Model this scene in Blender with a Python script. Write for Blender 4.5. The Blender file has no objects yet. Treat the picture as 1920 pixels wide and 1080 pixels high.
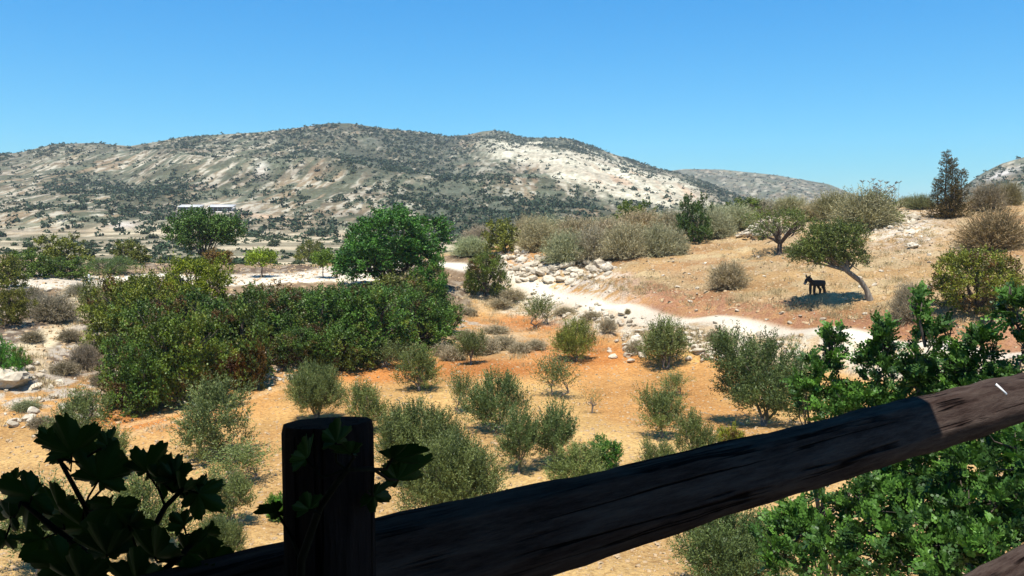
import bpy, math, random
import numpy as np
from mathutils import Vector, Matrix
R = math.radians
scn = bpy.context.scene
COL = scn.collection
# ------------------------------------------------------------------ camera, sky, sun, exposure
CZ = 9.5                    # camera height over the orchard floor
FP = 1560.0                 # focal length in pixels of a 1920 wide picture
HROW = 410.0                # row of the horizon
PITCH = math.atan((540 - HROW) / FP)
cam = bpy.data.cameras.new('camera'); cam.sensor_width = 36; cam.lens = FP / 1920 * 36
cam.clip_start = .05; cam.clip_end = 20000
camo = bpy.data.objects.new('camera', cam); COL.objects.link(camo)
camo.location = (0, 0, CZ); camo.rotation_euler = (R(90) - PITCH, 0, 0)
scn.camera = camo
SUNDIR = Vector((.07, .36, -1)).normalized()      # the way the light travels
elev = math.asin(-SUNDIR.z)
az = math.atan2(-SUNDIR.x, -SUNDIR.y)             # compass angle of the sun from +Y towards +X
w = bpy.data.worlds.new('World'); scn.world = w; w.use_nodes = True
nt = w.node_tree; nt.nodes.clear()
sky = nt.nodes.new('ShaderNodeTexSky'); sky.sky_type = 'NISHITA'; sky.sun_disc = False
sky.sun_elevation = elev; sky.sun_rotation = az; sky.altitude = 300; sky.air_density = 1.25
sky.dust_density = .0; sky.ozone_density = 2.2
hs = nt.nodes.new('ShaderNodeHueSaturation'); hs.inputs['Saturation'].default_value = 1.5; hs.inputs['Hue'].default_value = .495
bg = nt.nodes.new('ShaderNodeBackground'); bg.inputs[1].default_value = .1
out = nt.nodes.new('ShaderNodeOutputWorld')
nt.links.new(sky.outputs[0], hs.inputs['Color']); tn = nt.nodes.new('ShaderNodeMix'); tn.data_type = 'RGBA'; tn.blend_type = 'MULTIPLY'; tn.inputs[0].default_value = 1; tn.inputs[7].default_value = (.45, 1.13, 1.66, 1)
gm = nt.nodes.new('ShaderNodeGamma'); gm.inputs[1].default_value = .7; nt.links.new(hs.outputs[0], gm.inputs[0]); nt.links.new(gm.outputs[0], tn.inputs[6]); nt.links.new(tn.outputs[2], bg.inputs[0]); nt.links.new(bg.outputs[0], out.inputs[0])
sl = bpy.data.lights.new('sun', 'SUN'); sl.energy = 5.0; sl.angle = R(.5); sl.color = (1, .95, .86)
so = bpy.data.objects.new('sun', sl); COL.objects.link(so)
so.rotation_euler = SUNDIR.to_track_quat('-Z', 'Y').to_euler(); so.location = (-10, -8, 40)
vs = scn.view_settings; vs.view_transform = 'Standard'; vs.look = 'None'; vs.exposure = .68; vs.gamma = 1; vs.use_curve_mapping = False
scn.render.engine = 'CYCLES'
cy = scn.cycles; cy.max_bounces = 5; cy.diffuse_bounces = 3; cy.transmission_bounces = 3; cy.glossy_bounces = 2; cy.volume_bounces = 1
# ------------------------------------------------------------------ helpers
rs = np.random.RandomState
cp, sp = math.cos(PITCH), math.sin(PITCH)
def ray(px, row):
    u = (px - 960) / FP; v = (540 - row) / FP
    k = cp + v * sp
    return u / k, (v * cp - sp) / k              # x and z per metre of y
def pt(px, row, d):
    t, s = ray(px, row); return np.array((t * d, d, CZ + s * d))
def proj(x, y, z):                                # world to picture, for laying out soils by place
    y = np.maximum(y, .1)
    s = (z - CZ); f = y * cp - s * sp; up = y * sp + s * cp
    return 960 + FP * x / f, 540 - FP * up / f
def hsh(ix, iy, seed):
    n = (ix.astype(np.int64) * 374761393 + iy.astype(np.int64) * 668265263 + seed * 1274126177) & 0xffffffff
    n = ((n ^ (n >> 13)) * 1274126177) & 0xffffffff
    return ((n ^ (n >> 16)) & 0xffff) / 65535.0
def vn(x, y, seed=0):
    x = np.asarray(x, float); y = np.asarray(y, float)
    ix = np.floor(x); iy = np.floor(y); fx = x - ix; fy = y - iy
    fx = fx * fx * (3 - 2 * fx); fy = fy * fy * (3 - 2 * fy)
    a = hsh(ix, iy, seed); b = hsh(ix + 1, iy, seed); c = hsh(ix, iy + 1, seed); d = hsh(ix + 1, iy + 1, seed)
    return (a * (1 - fx) + b * fx) * (1 - fy) + (c * (1 - fx) + d * fx) * fy
def fbm(x, y, seed=0, o=4):
    s = 0; a = .5; t = 0
    for i in range(o):
        s = s + a * vn(x * 2 ** i + 17.3 * i, y * 2 ** i - 9.1 * i, seed + i); t += a; a *= .5
    return s / t
def sm(a, b, x):
    t = np.clip((x - a) / (b - a), 0, 1); return t * t * (3 - 2 * t)
def mesh(name, V, F, mats=(), attrs=None, smooth=False, flip=False):
    V = np.ascontiguousarray(V, dtype=np.float32).reshape(-1, 3); F = np.ascontiguousarray(F, dtype=np.int32)
    k = F.shape[1]; me = bpy.data.meshes.new(name)
    me.vertices.add(len(V)); me.vertices.foreach_set('co', V.ravel())
    me.loops.add(F.size); me.loops.foreach_set('vertex_index', F.ravel())
    me.polygons.add(len(F)); me.polygons.foreach_set('loop_start', np.arange(0, F.size, k, dtype=np.int32))
    me.update(calc_edges=True)
    if smooth: me.polygons.foreach_set('use_smooth', np.ones(len(F), bool))
    for an, av in (attrs or {}).items():
        av = np.asarray(av, dtype=np.float32)
        if av.ndim == 1:
            a = me.attributes.new(an, 'FLOAT', 'POINT'); a.data.foreach_set('value', av)
        else:
            if av.shape[1] == 3: av = np.c_[av, np.ones(len(av), np.float32)]
            a = me.attributes.new(an, 'FLOAT_COLOR', 'POINT'); a.data.foreach_set('color', np.ascontiguousarray(av, dtype=np.float32).ravel())
    for m in (mats if isinstance(mats, (list, tuple)) else [mats]): me.materials.append(m)
    return me
def obj(name, me, parent=None, loc=None, **props):
    o = bpy.data.objects.new(name, me); COL.objects.link(o)
    if parent is not None: o.parent = parent
    if loc is not None: o.location = loc
    for k, v in props.items(): o[k] = v
    return o
def tag(o, label, cat, group=None):
    o['label'] = label; o['category'] = cat
    if group: o['group'] = group
    return o
class MB:                                         # gathers pieces of one mesh
    def __init__(s): s.V = []; s.F = []; s.n = 0
    def add(s, V, F): 
        s.V.append(np.asarray(V, float)); s.F.append(np.asarray(F) + s.n); s.n += len(V)
    def tube(s, P, rad, k=6, cap=True, wob=0, rng=None):
        P = np.asarray(P, float); n = len(P); rad = np.broadcast_to(rad, (n,))
        T = np.gradient(P, axis=0); T /= np.linalg.norm(T, axis=1)[:, None] + 1e-9
        ref = np.array((.13, .97, .2)) if abs(T[0][1]) < .8 else np.array((.97, .13, .2))
        A = np.cross(T, ref); A /= np.linalg.norm(A, axis=1)[:, None] + 1e-9; B = np.cross(T, A)
        a = np.arange(k) / k * 2 * math.pi
        rr = rad[:, None] * (1 + (wob * (rng.rand(n, k) - .5) if wob else 0))
        V = P[:, None, :] + rr[..., None] * (np.cos(a)[None, :, None] * A[:, None, :] + np.sin(a)[None, :, None] * B[:, None, :])
        i = np.arange(n - 1)[:, None] * k; j = np.arange(k)[None, :]; j2 = (j + 1) % k
        F = np.stack([i + j, i + j2, i + k + j2, i + k + j], -1).reshape(-1, 4)
        V = V.reshape(-1, 3)
        if cap:
            V = np.vstack([V, P[-1] + T[-1] * rad[-1] * .5]); b = (n - 1) * k; c = n * k
            F = np.vstack([F, [[b + q, b + (q + 1) % k, c, c] for q in range(k)]])
        s.add(V, F)
    def box(s, c, sx, sy, sz, rz=0):
        V = np.array([(x, y, z) for x in (-.5, .5) for y in (-.5, .5) for z in (-.5, .5)]) * (sx, sy, sz)
        cz, sn = math.cos(rz), math.sin(rz)
        V = V @ np.array(((cz, sn, 0), (-sn, cz, 0), (0, 0, 1))) + np.array(c)
        s.add(V, [(0, 1, 3, 2), (4, 6, 7, 5), (0, 4, 5, 1), (2, 3, 7, 6), (0, 2, 6, 4), (1, 5, 7, 3)])
    def arr(s): return np.vstack(s.V), np.vstack(s.F)
    def mesh(s, name, mat, smooth=False):
        V, F = s.arr()
        tri = F[:, 2] == F[:, 3]
        if tri.any():
            me = bpy.data.meshes.new(name)
            me.from_pydata(V.tolist(), [], [f[:3].tolist() if t else f.tolist() for f, t in zip(F, tri)]); me.update()
            me.polygons.foreach_set('use_smooth', np.full(len(me.polygons), smooth)); me.materials.append(mat); return me
        return mesh(name, V, F, mat, smooth=smooth)
# ------------------------------------------------------------------ materials
def newmat(name):
    m = bpy.data.materials.new(name); m.use_nodes = True; t = m.node_tree; t.nodes.clear()
    o = t.nodes.new('ShaderNodeOutputMaterial'); return m, t, o
def N(t, typ, **kw):
    n = t.nodes.new(typ)
    for k, v in kw.items():
        if k in n.inputs.keys(): n.inputs[k].default_value = v
        else: setattr(n, k, v)
    return n
def noise(t, scale, detail=4, rough=.6, vec=None):
    n = N(t, 'ShaderNodeTexNoise'); n.inputs['Scale'].default_value = scale; n.inputs['Detail'].default_value = detail; n.inputs['Roughness'].default_value = rough
    if vec: t.links.new(vec, n.inputs['Vector'])
    return n
def ramp(t, fac, stops):
    r = N(t, 'ShaderNodeValToRGB'); e = r.color_ramp.elements
    while len(e) < len(stops): e.new(.5)
    for q, (p, c) in zip(e, stops): q.position = p; q.color = (*c, 1) if len(c) == 3 else c
    t.links.new(fac, r.inputs[0]); return r
def mixc(t, a, b, fac, mode='MIX'):
    m = N(t, 'ShaderNodeMix', data_type='RGBA', blend_type=mode)
    for s, v in ((m.inputs[6], a), (m.inputs[7], b), (m.inputs[0], fac)):
        if isinstance(v, (int, float)): s.default_value = v
        elif isinstance(v, tuple): s.default_value = (*v, 1) if len(v) == 3 else v
        else: t.links.new(v, s)
    return m.outputs[2]
def leafmat(name, dark, light, trans=.3, rough=.6, spec=.25, back=None, autumn=0):
    m, t, o = newmat(name)
    at = N(t, 'ShaderNodeAttribute', attribute_name='tint'); oi = N(t, 'ShaderNodeObjectInfo')
    r = ramp(t, at.outputs['Fac'], [(0, dark), (1, light)])
    c = mixc(t, r.outputs[0], oi.outputs['Color'], 1.0, 'MULTIPLY')
    if autumn:                                     # patches of turned leaves
        g = N(t, 'ShaderNodeNewGeometry'); na = noise(t, .55, 3, .6, g.outputs['Position']); ny = noise(t, .8, 3, .6, g.outputs['Normal']); ny = noise(t, .42, 3, .6, N(t, 'ShaderNodeTexCoord').outputs['Object'])
        fa = ramp(t, na.outputs[0], [(.565, (0, 0, 0)), (.63, (.8, .8, .8))]); fy = ramp(t, ny.outputs[0], [(.50, (0, 0, 0)), (.62, (.75, .75, .75))])
        tm = ramp(t, at.outputs['Fac'], [(0, (.15, .15, .15)), (1, (1, 1, 1))])
        c = mixc(t, c, mixc(t, (.23, .25, .03), tm.outputs[0], 1.0, 'MULTIPLY'), fy.outputs[0]); c = mixc(t, c, mixc(t, (.17, .055, .022), tm.outputs[0], 1.0, 'MULTIPLY'), fa.outputs[0])
    p = N(t, 'ShaderNodeBsdfPrincipled', Roughness=rough); p.inputs['Specular IOR Level'].default_value = spec
    t.links.new(c, p.inputs['Base Color'])
    tr = N(t, 'ShaderNodeBsdfTranslucent'); t.links.new(mixc(t, c, (1.15, 1.25, .5), 1.0, 'MULTIPLY'), tr.inputs[0])
    mx = N(t, 'ShaderNodeMixShader'); mx.inputs[0].default_value = trans
    t.links.new(p.outputs[0], mx.inputs[1]); t.links.new(tr.outputs[0], mx.inputs[2]); t.links.new(mx.outputs[0], o.inputs[0])
    return m
def barkmat(name, c1, c2, scale=8):
    m, t, o = newmat(name); tc = N(t, 'ShaderNodeTexCoord')
    mp = N(t, 'ShaderNodeMapping'); mp.inputs['Scale'].default_value = (1, 1, .3); t.links.new(tc.outputs['Object'], mp.inputs[0])
    n = noise(t, scale, 5, .7, mp.outputs[0]); r = ramp(t, n.outputs[0], [(.3, c1), (.7, c2)])
    p = N(t, 'ShaderNodeBsdfPrincipled', Roughness=.9); p.inputs['Specular IOR Level'].default_value = .1
    b = N(t, 'ShaderNodeBump', Strength=.6, Distance=.03)
    t.links.new(n.outputs[0], b.inputs['Height']); t.links.new(b.outputs[0], p.inputs['Normal'])
    t.links.new(r.outputs[0], p.inputs['Base Color']); t.links.new(p.outputs[0], o.inputs[0]); return m
def groundmat(name, s1, s2, s3, bump, dist):
    # albedo from the soil attribute, broken up by clods, chips and darker grains
    m, t, o = newmat(name); g = N(t, 'ShaderNodeNewGeometry'); at = N(t, 'ShaderNodeAttribute', attribute_name='soil')
    rg = N(t, 'ShaderNodeAttribute', attribute_name='rough')
    n1 = noise(t, s1, 6, .65, g.outputs['Position']); n2 = noise(t, s2, 4, .6, g.outputs['Position']); n3 = noise(t, s3, 3, .5, g.outputs['Position'])
    r1 = ramp(t, n1.outputs[0], [(.34, (.66, .58, .53)), (.5, (.98, .97, .95)), (.66, (1.20, 1.19, 1.15))])
    rr1 = mixc(t, (1., 1., 1.), r1.outputs[0], rg.outputs['Fac']); c = mixc(t, at.outputs['Color'], rr1, 1.0, 'MULTIPLY')
    r3 = ramp(t, n3.outputs[0], [(.36, (.8, .75, .72)), (.62, (1.12, 1.12, 1.1))])
    c = mixc(t, c, r3.outputs[0], 1.0, 'MULTIPLY')
    v = N(t, 'ShaderNodeTexVoronoi'); v.inputs['Scale'].default_value = s2 * .8; t.links.new(g.outputs['Position'], v.inputs['Vector'])
    chip = ramp(t, v.outputs['Distance'], [(.12, (1, 1, 1)), (.24, (0, 0, 0))])
    sel = ramp(t, n2.outputs[0], [(.46, (0, 0, 0)), (.6, (.8, .8, .8))])
    f = mixc(t, chip.outputs[0], sel.outputs[0], 1.0, 'MULTIPLY')
    f2 = mixc(t, f, rg.outputs['Color'], 1.0, 'MULTIPLY')
    c = mixc(t, c, (.56, .43, .27), f2)
    p = N(t, 'ShaderNodeBsdfPrincipled', Roughness=.95); p.inputs['Specular IOR Level'].default_value = .05
    t.links.new(c, p.inputs['Base Color'])
    b = N(t, 'ShaderNodeBump', Strength=bump, Distance=dist)
    ad = N(t, 'ShaderNodeMath', operation='ADD'); t.links.new(n1.outputs[0], ad.inputs[0]); t.links.new(n2.outputs[0], ad.inputs[1])
    t.links.new(ad.outputs[0], b.inputs['Height']); t.links.new(b.outputs[0], p.inputs['Normal'])
    t.links.new(p.outputs[0], o.inputs[0]); return m
def rockmat(name, c1, c2, scale=3):
    m, t, o = newmat(name); g = N(t, 'ShaderNodeNewGeometry'); oi = N(t, 'ShaderNodeObjectInfo')
    n = noise(t, scale, 6, .7, g.outputs['Position']); r = ramp(t, n.outputs[0], [(.3, c1), (.65, c2)])
    rv = ramp(t, oi.outputs['Random'], [(0, (.75, .72, .68)), (1, (1.1, 1.1, 1.1))])
    c = mixc(t, r.outputs[0], rv.outputs[0], 1.0, 'MULTIPLY')
    p = N(t, 'ShaderNodeBsdfPrincipled', Roughness=.92); p.inputs['Specular IOR Level'].default_value = .1
    b = N(t, 'ShaderNodeBump', Strength=.5, Distance=.05); t.links.new(n.outputs[0], b.inputs['Height']); t.links.new(b.outputs[0], p.inputs['Normal'])
    t.links.new(c, p.inputs['Base Color']); t.links.new(p.outputs[0], o.inputs[0]); return m
def plain(name, c, rough=.7):
    m, t, o = newmat(name); g = N(t, 'ShaderNodeNewGeometry'); n = noise(t, 20, 4, .6, g.outputs['Position'])
    r = ramp(t, n.outputs[0], [(.3, tuple(v * .75 for v in c)), (.7, tuple(min(1, v * 1.15) for v in c))])
    p = N(t, 'ShaderNodeBsdfPrincipled', Roughness=rough); t.links.new(r.outputs[0], p.inputs['Base Color']); t.links.new(p.outputs[0], o.inputs[0]); return m
M_GROUND = groundmat('orchard_soil', 6.0, 8.5, .16, 1.0, .12)
M_HILL = groundmat('hill_soil', .16, .32, .02, 1.0, 2.2)
M_ROCK = rockmat('limestone', (.34, .28, .20), (.60, .53, .41))
M_OLIVE = leafmat('olive_leaf', (.022, .040, .012), (.225, .258, .076), .15, .5, .3)
M_LENT = leafmat('mastic_leaf', (.008, .018, .004), (.135, .20, .027), .12, .5, .3, autumn=0)
M_MIX = leafmat('mastic_leaf_turning', (.008, .018, .004), (.13, .20, .027), .12, .5, .3, autumn=1)
M_CAROB = leafmat('carob_leaf', (.008, .026, .008), (.115, .245, .03), .12, .5, .3)
M_DRY = leafmat('dry_twigs', (.20, .175, .13), (.50, .45, .33), .15, .9, .05)
M_CON = leafmat('conifer_needles', (.02, .03, .015), (.11, .10, .055), .1, .7, .1)
M_MAQ = leafmat('scrub_leaf', (.018, .030, .018), (.06, .085, .045), .08, .7, .1)
M_VINE = leafmat('vine_leaf', (.008, .022, .006), (.016, .050, .009), .25, .5, .1)
M_BARK = barkmat('olive_bark', (.10, .08, .06), (.30, .26, .21))
M_DBARK = barkmat('dark_bark', (.035, .028, .022), (.13, .10, .08))
# ------------------------------------------------------------------ terrain height
CP = []   # picture column, row, distance
def add(*a): CP.extend(a)
def addz(*a):                                    # picture column, distance, height
    for px, d, z in a: CP.append((px, HROW + (CZ - z) / d * FP, d))
for px in (-500, 0, 500, 960, 1500, 1920, 2500):
    addz((px, 4, 3.2), (px, 8, 2.6), (px, 14, .6), (px, 22, 0))
for px in (-500, -100, 200, 500, 800, 1100, 1400): addz((px, 30, 0), (px, 37, 0))
for px in (1650, 1900, 2200, 2600): addz((px, 30, .3), (px, 37, .6))
add((20, 740, 41), (20, 640, 49), (100, 640, 50), (100, 560, 62), (100, 520, 74), (20, 500, 88), (20, 480, 105), (180, 700, 46), (180, 640, 52), (180, 545, 70), (180, 520, 78))
addz((-300, 42, .9), (-300, 50, 2.6), (-300, 75, 4), (-300, 100, 5), (300, 41, 0), (450, 45, 0), (300, 50, 1.4), (450, 53, 1.4), (300, 62, 2.8), (450, 66, 2.8))
add((450, 535, 78), (450, 508, 92), (600, 525, 82), (600, 503, 98), (600, 690, 52))
addz((600, 58, .8), (600, 70, 2.2), (750, 46, 0), (750, 56, .1), (750, 63, .7), (750, 78, 2.3), (750, 95, 3.4), (860, 50, 0), (860, 60, .1), (860, 72, .8), (860, 84, 2.4), (860, 92, 3.2))
add((1000, 700, 51), (1000, 655, 59), (1000, 610, 72), (1000, 575, 79), (1000, 541, 84), (1000, 505, 88), (1000, 475, 93), (1000, 455, 100))
add((1150, 650, 60.5), (1150, 615, 65.5), (1150, 583, 67.5), (1150, 572, 71), (1150, 550, 73), (1150, 515, 79), (1150, 485, 87), (1150, 455, 98))
add((1300, 690, 52.5), (1300, 670, 55.5), (1300, 633, 57.2), (1300, 608, 59.3), (1300, 593, 63), (1300, 562, 66), (1300, 520, 74), (1300, 475, 87), (1300, 450, 96))
add((1500, 713, 48), (1500, 647, 51), (1500, 630, 53), (1500, 614, 56), (1500, 585, 58), (1530, 556, 61), (1500, 500, 72), (1450, 467, 84), (1450, 440, 95), (1450, 408, 108))
add((1700, 742, 44), (1700, 672, 45.8), (1700, 653, 47.5), (1700, 637, 50), (1700, 590, 53), (1700, 550, 58), (1700, 500, 67), (1700, 450, 79), (1700, 400, 96), (1700, 383, 108))
add((1880, 780, 40), (1880, 702, 41.5), (1880, 677, 43.5), (1880, 660, 46), (1880, 610, 49), (1850, 550, 55), (1850, 500, 63), (1850, 450, 74), (1850, 400, 90), (1850, 383, 105))
addz((2300, 40, 2.2), (2300, 50, 4.2), (2300, 70, 7.5), (2300, 100, 11.5), (2300, 160, 9))
addz((-300, 150, 1.5), (100, 130, 1.8), (400, 130, 2), (700, 130, 2.5), (900, 130, 4), (1100, 130, 6), (1300, 130, 7), (1500, 140, 8.5), (1700, 140, 10), (1900, 140, 10))
addz((-300, 220, 0), (100, 200, 0), (400, 200, 0), (700, 200, 0), (1000, 200, 0), (1300, 200, 0), (1600, 210, 1), (1900, 220, 2), (2300, 220, 3))
for px in (-500, 0, 400, 800, 1200, 1600, 2000, 2500): addz((px, 300, 1.2), (px, 360, 2))
K = np.array([pt(*c) for c in CP])
KU = np.c_[K[:, 0] / K[:, 1], np.log(K[:, 1])]; KZ = K[:, 2]
def _phi(r2): return .5 * r2 * np.log(r2 + 1e-12)
n = NK = len(K); A = _phi(((KU[:, None] - KU[None]) ** 2).sum(-1)) + np.eye(n) * 2e-5
Pm = np.c_[np.ones(n), KU]; L = np.block([[A, Pm], [Pm.T, np.zeros((3, 3))]])
W = np.linalg.solve(L, np.r_[KZ, 0, 0, 0])
def baseH(x, y):
    x = np.atleast_1d(np.asarray(x, float)); y = np.atleast_1d(np.asarray(y, float)); sh = x.shape
    y = np.maximum(y, 3.5); U = np.c_[(x / y).ravel(), np.log(y).ravel()]; z = np.empty(len(U))
    for i in range(0, len(U), 40000):
        u = U[i:i + 40000]; z[i:i + 40000] = _phi(((u[:, None] - KU[None]) ** 2).sum(-1)) @ W[:NK] + W[NK] + u @ W[NK + 1:]
    return z.reshape(sh)
# tracks as polylines in plan
def poly(P): return np.array([pt(*p)[:2] for p in P])
ROAD = poly([(700, 512, 106), (850, 518, 97), (950, 531, 88), (1000, 540, 84.5), (1150, 577, 69), (1300, 600, 61), (1500, 622, 54.5), (1700, 645, 48.7), (1900, 668, 44.6), (2300, 720, 38)])
YARD = poly([(-100, 535, 66), (120, 533, 74), (220, 526, 77), (300, 526, 80), (450, 524, 82), (620, 520, 86), (700, 512, 104)])
PATH = poly([(70, 700, 45), (60, 660, 48), (110, 630, 53), (150, 580, 61), (140, 545, 70)])
def pdist(x, y, P):
    best = np.full(x.shape, 1e9); side = np.zeros(x.shape)
    for a, b in zip(P[:-1], P[1:]):
        ab = b - a; t = np.clip(((x - a[0]) * ab[0] + (y - a[1]) * ab[1]) / (ab @ ab), 0, 1)
        dx = x - a[0] - t * ab[0]; dy = y - a[1] - t * ab[1]; d = np.hypot(dx, dy)
        m = d < best; best = np.where(m, d, best); side = np.where(m, np.sign(ab[0] * dy - ab[1] * dx), side)
    return best, side
def H(x, y):
    x = np.atleast_1d(np.asarray(x, float)); y = np.atleast_1d(np.asarray(y, float))
    z = baseH(x, y)
    dr, sd = pdist(x, y, ROAD); dy_, _ = pdist(x, y, YARD); dr = np.minimum(dr, dy_ * .35)
    off = sm(1.2, 2.8, dr); bank = off * (1 - sm(4, 8, dr))
    knoll = sm(2.6, 4.5, z) * (x > 0)
    z = z + (fbm(x * .25, y * .25, 3) - .5) * (.25 + .5 * knoll + .9 * bank) * (.25 + .75 * off)
    z = z + (fbm(x * 1.1, y * 1.1, 8, 3) - .5) * (.14 + .20 * knoll + .75 * bank) * (.15 + .85 * off)
    # a rough furrow above the bank on the knoll side
    return z
def hit(px, row, d0=12, d1=300):
    t, s = ray(px, row); d = np.exp(np.linspace(math.log(d0), math.log(d1), 500))
    z = H(t * d, d); g = z - (CZ + s * d)
    i = np.where(g >= 0)[0]
    dd = d[i[0]] if len(i) else 110.0
    return np.array((t * dd, dd, H(t * dd, dd)[0])), dd
# ------------------------------------------------------------------ ground sheet
def grid(T, Y):
    tt, yy = np.meshgrid(T, Y); nx = len(T); ny = len(Y)
    i = np.arange(ny - 1)[:, None] * nx + np.arange(nx - 1)[None]
    F = np.stack([i, i + 1, i + nx + 1, i + nx], -1).reshape(-1, 4)
    return (tt * yy).ravel(), yy.ravel(), F
Yg = np.exp(np.r_[np.linspace(math.log(3.5), math.log(20), 50)[:-1], np.linspace(math.log(20), math.log(115), 420)[:-1], np.linspace(math.log(115), math.log(380), 110)])
gx, gy, GF = grid(np.linspace(-.92, .92, 450), Yg)
gz = H(gx, gy)
gp, gr_ = proj(gx, gy, gz)
C3 = lambda *c: np.array(c)[None]
def lay(c, col, m): return c * (1 - m[:, None]) + C3(*col) * m[:, None]
n1 = fbm(gx * .12, gy * .12, 21); n2 = fbm(gx * .5, gy * .5, 31); n3 = fbm(gx * 2.2, gy * 2.2, 41, 3)
c = np.repeat(C3(.48, .262, .092), len(gx), 0)
c = lay(c, (.49, .32, .125), sm(.42, .62, n1) * .8)
c = lay(c, (.51, .365, .165), (1 - sm(28, 44, gy)) * .6)
# deep orange patches of tilled soil near the top of the orchard
def gpatch(px, row, sx, sy, gp=None, gr=None): 
    return np.exp(-(((globals()['gp'] - px) / sx) ** 2 + ((globals()['gr_'] - row) / sy) ** 2))
lower = (gz < 1.1)
for a in ((1000, 605, 90, 16), (1130, 665, 90, 22), (1020, 660, 60, 12), (700, 705, 80, 14), (250, 790, 90, 18), (900, 690, 200, 18)):
    c = lay(c, (.45, .18, .05), np.clip(gpatch(*a) * 1.3, 0, .9) * lower)
# tyre tracks on the orchard floor
for off in (0, 1.7):
    tr = poly([(150, 855 - off, 34 + off), (400, 775, 42 + off * .8), (560, 720, 48 + off)]); dd, _ = pdist(gx, gy, tr); c = lay(c, (.58, .42, .22), (1 - sm(.1, .5, dd)) * .5)
dr, side = pdist(gx, gy, ROAD); dyd, _ = pdist(gx, gy, YARD); dpa, _ = pdist(gx, gy, PATH)
# knoll field
kn = sm(2.6, 3.4, gz) * (gx > 5) * (gy < 125)
c = lay(c, (.36, .235, .11), kn); c = lay(c, (.40, .31, .175), kn * sm(.46, .58, n2) * .8); c = lay(c, (.33, .175, .08), kn * sm(.5, .62, 1 - n1) * .5)
stony = kn * np.clip(gpatch(1690, 425, 75, 40) * 1.2 + gpatch(1450, 420, 60, 22), 0, 1) * sm(.35, .55, n3)
c = lay(c, (.55, .50, .42), stony)
# banks: red-brown cut above the road, pale rubble below it and at its far end
up = (side > 0) & (dyd > 8); rightw = sm(18, 30, gx - 0) 
cut = up * (1 - sm(4.0, 6.5, dr + (n2 - .5) * 4)) * sm(.3, 1.3, dr)
c = lay(c, (.33, .175, .10), cut * sm(1080, 1250, gp) * (.6 + .4 * sm(.35, .6, n3))); c = lay(c, (.55, .50, .42), cut * (1 - sm(1080, 1250, gp)) * sm(.40, .5, n3))
below = (~up) * (1 - sm(4.5, 6.5, dr + (n2 - .5) * 3)) * sm(.3, 1.3, dr) * (gx > -6) * sm(.4, .8, gz)
c = lay(c, (.50, .45, .35), below * (.5 + .5 * sm(.4, .55, n3)))
# left slope and hedge bank: grey stony earth
lf = (gx < -4) * sm(.5, 1.1, gz) * (gy < 105)
c = lay(c, (.125, .095, .07), lf * .97); c = lay(c, (.36, .31, .235), lf * sm(.54, .64, n3) * .8); c = lay(c, (.24, .165, .095), lf * sm(.54, .62, n1) * .7)
hb = (gx > -30) * (gx < 2) * (gy < 72) * sm(.12, .5, gz); c = lay(c, (.42, .37, .30), hb * sm(.42, .55, n3))
dryg = np.clip(gpatch(910, 640, 110, 25) + gpatch(940, 565, 70, 20), 0, 1); c = lay(c, (.40, .34, .23), dryg * .9 * sm(.3, .5, n3))
# valley floor behind
va = sm(100, 125, gy) * (1 - kn)
c = lay(c, (.25, .22, .15), va); c = lay(c, (.44, .38, .26), va * sm(.54, .60, fbm(gx * .02, gy * .05, 5))); c = lay(c, (.13, .13, .085), va * sm(.5, .62, fbm(gx * .06, gy * .06, 55)) * .8)
# tracks on top
jr = (n2 - .5) * 1.6 + (n3 - .5) * .6
road = 1 - sm(.6, 1.3, dr + jr * .3); yard = (1 - sm(4.2, 5.6, dyd + jr * 1.3)); pth = 1 - sm(.5, 1.2, dpa + jr * .8)
wh = np.maximum(road, yard * (gx < -6)); c = lay(c, (.66, .60, .48), wh * .97); c = lay(c, (.55, .47, .35), wh * sm(.56, .66, n3) * .3); c = lay(c, (.56, .46, .30), pth * .9)
rough = (1 - .85 * wh) * (1 - .6 * lf)
c *= (.90 + .2 * n3)[:, None]
M = mesh('ground', np.c_[gx, gy, gz], GF, M_GROUND, {'soil': c, 'rough': rough}, smooth=True)
GROUND = obj('ground', M, kind='structure')
# plain reaching the horizon on every side, and the slope under the house
mb = MB(); a = np.arange(48) / 48 * 2 * math.pi
ring = lambda r, z: np.c_[np.cos(a) * r, np.sin(a) * r, np.full(48, z)]
V = np.vstack([[0, 0, -7.0], ring(300, -7), ring(6000, -10)])
F = [(0, 1 + i, 1 + (i + 1) % 48, 1 + (i + 1) % 48) for i in range(48)] + [(1 + i, 49 + i, 49 + (i + 1) % 48, 1 + (i + 1) % 48) for i in range(48)]
me = bpy.data.meshes.new('terrain'); me.from_pydata(V.tolist(), [], [f[:3] if f[2] == f[3] else f for f in F]); me.materials.append(plain('dry_plain', (.30, .25, .17), .95))
obj('terrain', me, kind='structure')
# ------------------------------------------------------------------ hills
def interp(tab, x): tab = np.array(tab, float); return np.interp(x, tab[:, 0], tab[:, 1])
CR1 = [(-700, 380), (-300, 335), (0, 292), (50, 287), (110, 272), (190, 270), (250, 276), (300, 268), (350, 259), (430, 254), (500, 250), (560, 243), (620, 234), (660, 234), (720, 243), (800, 251), (840, 258), (880, 255), (905, 249), (925, 247), (945, 249), (980, 260), (1060, 261), (1090, 270), (1150, 291), (1200, 307), (1240, 319), (1290, 332), (1340, 350), (1420, 385), (1500, 412), (1650, 440), (2600, 470)]
CR2 = [(1000, 430), (1150, 350), (1240, 323), (1280, 318), (1350, 319), (1450, 329), (1550, 346), (1600, 366), (1700, 405), (1800, 440)]
CR3 = [(1680, 440), (1760, 385), (1800, 352), (1835, 326), (1870, 308), (1900, 299), (1950, 286), (2050, 268), (2300, 262), (2600, 300)]
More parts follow.
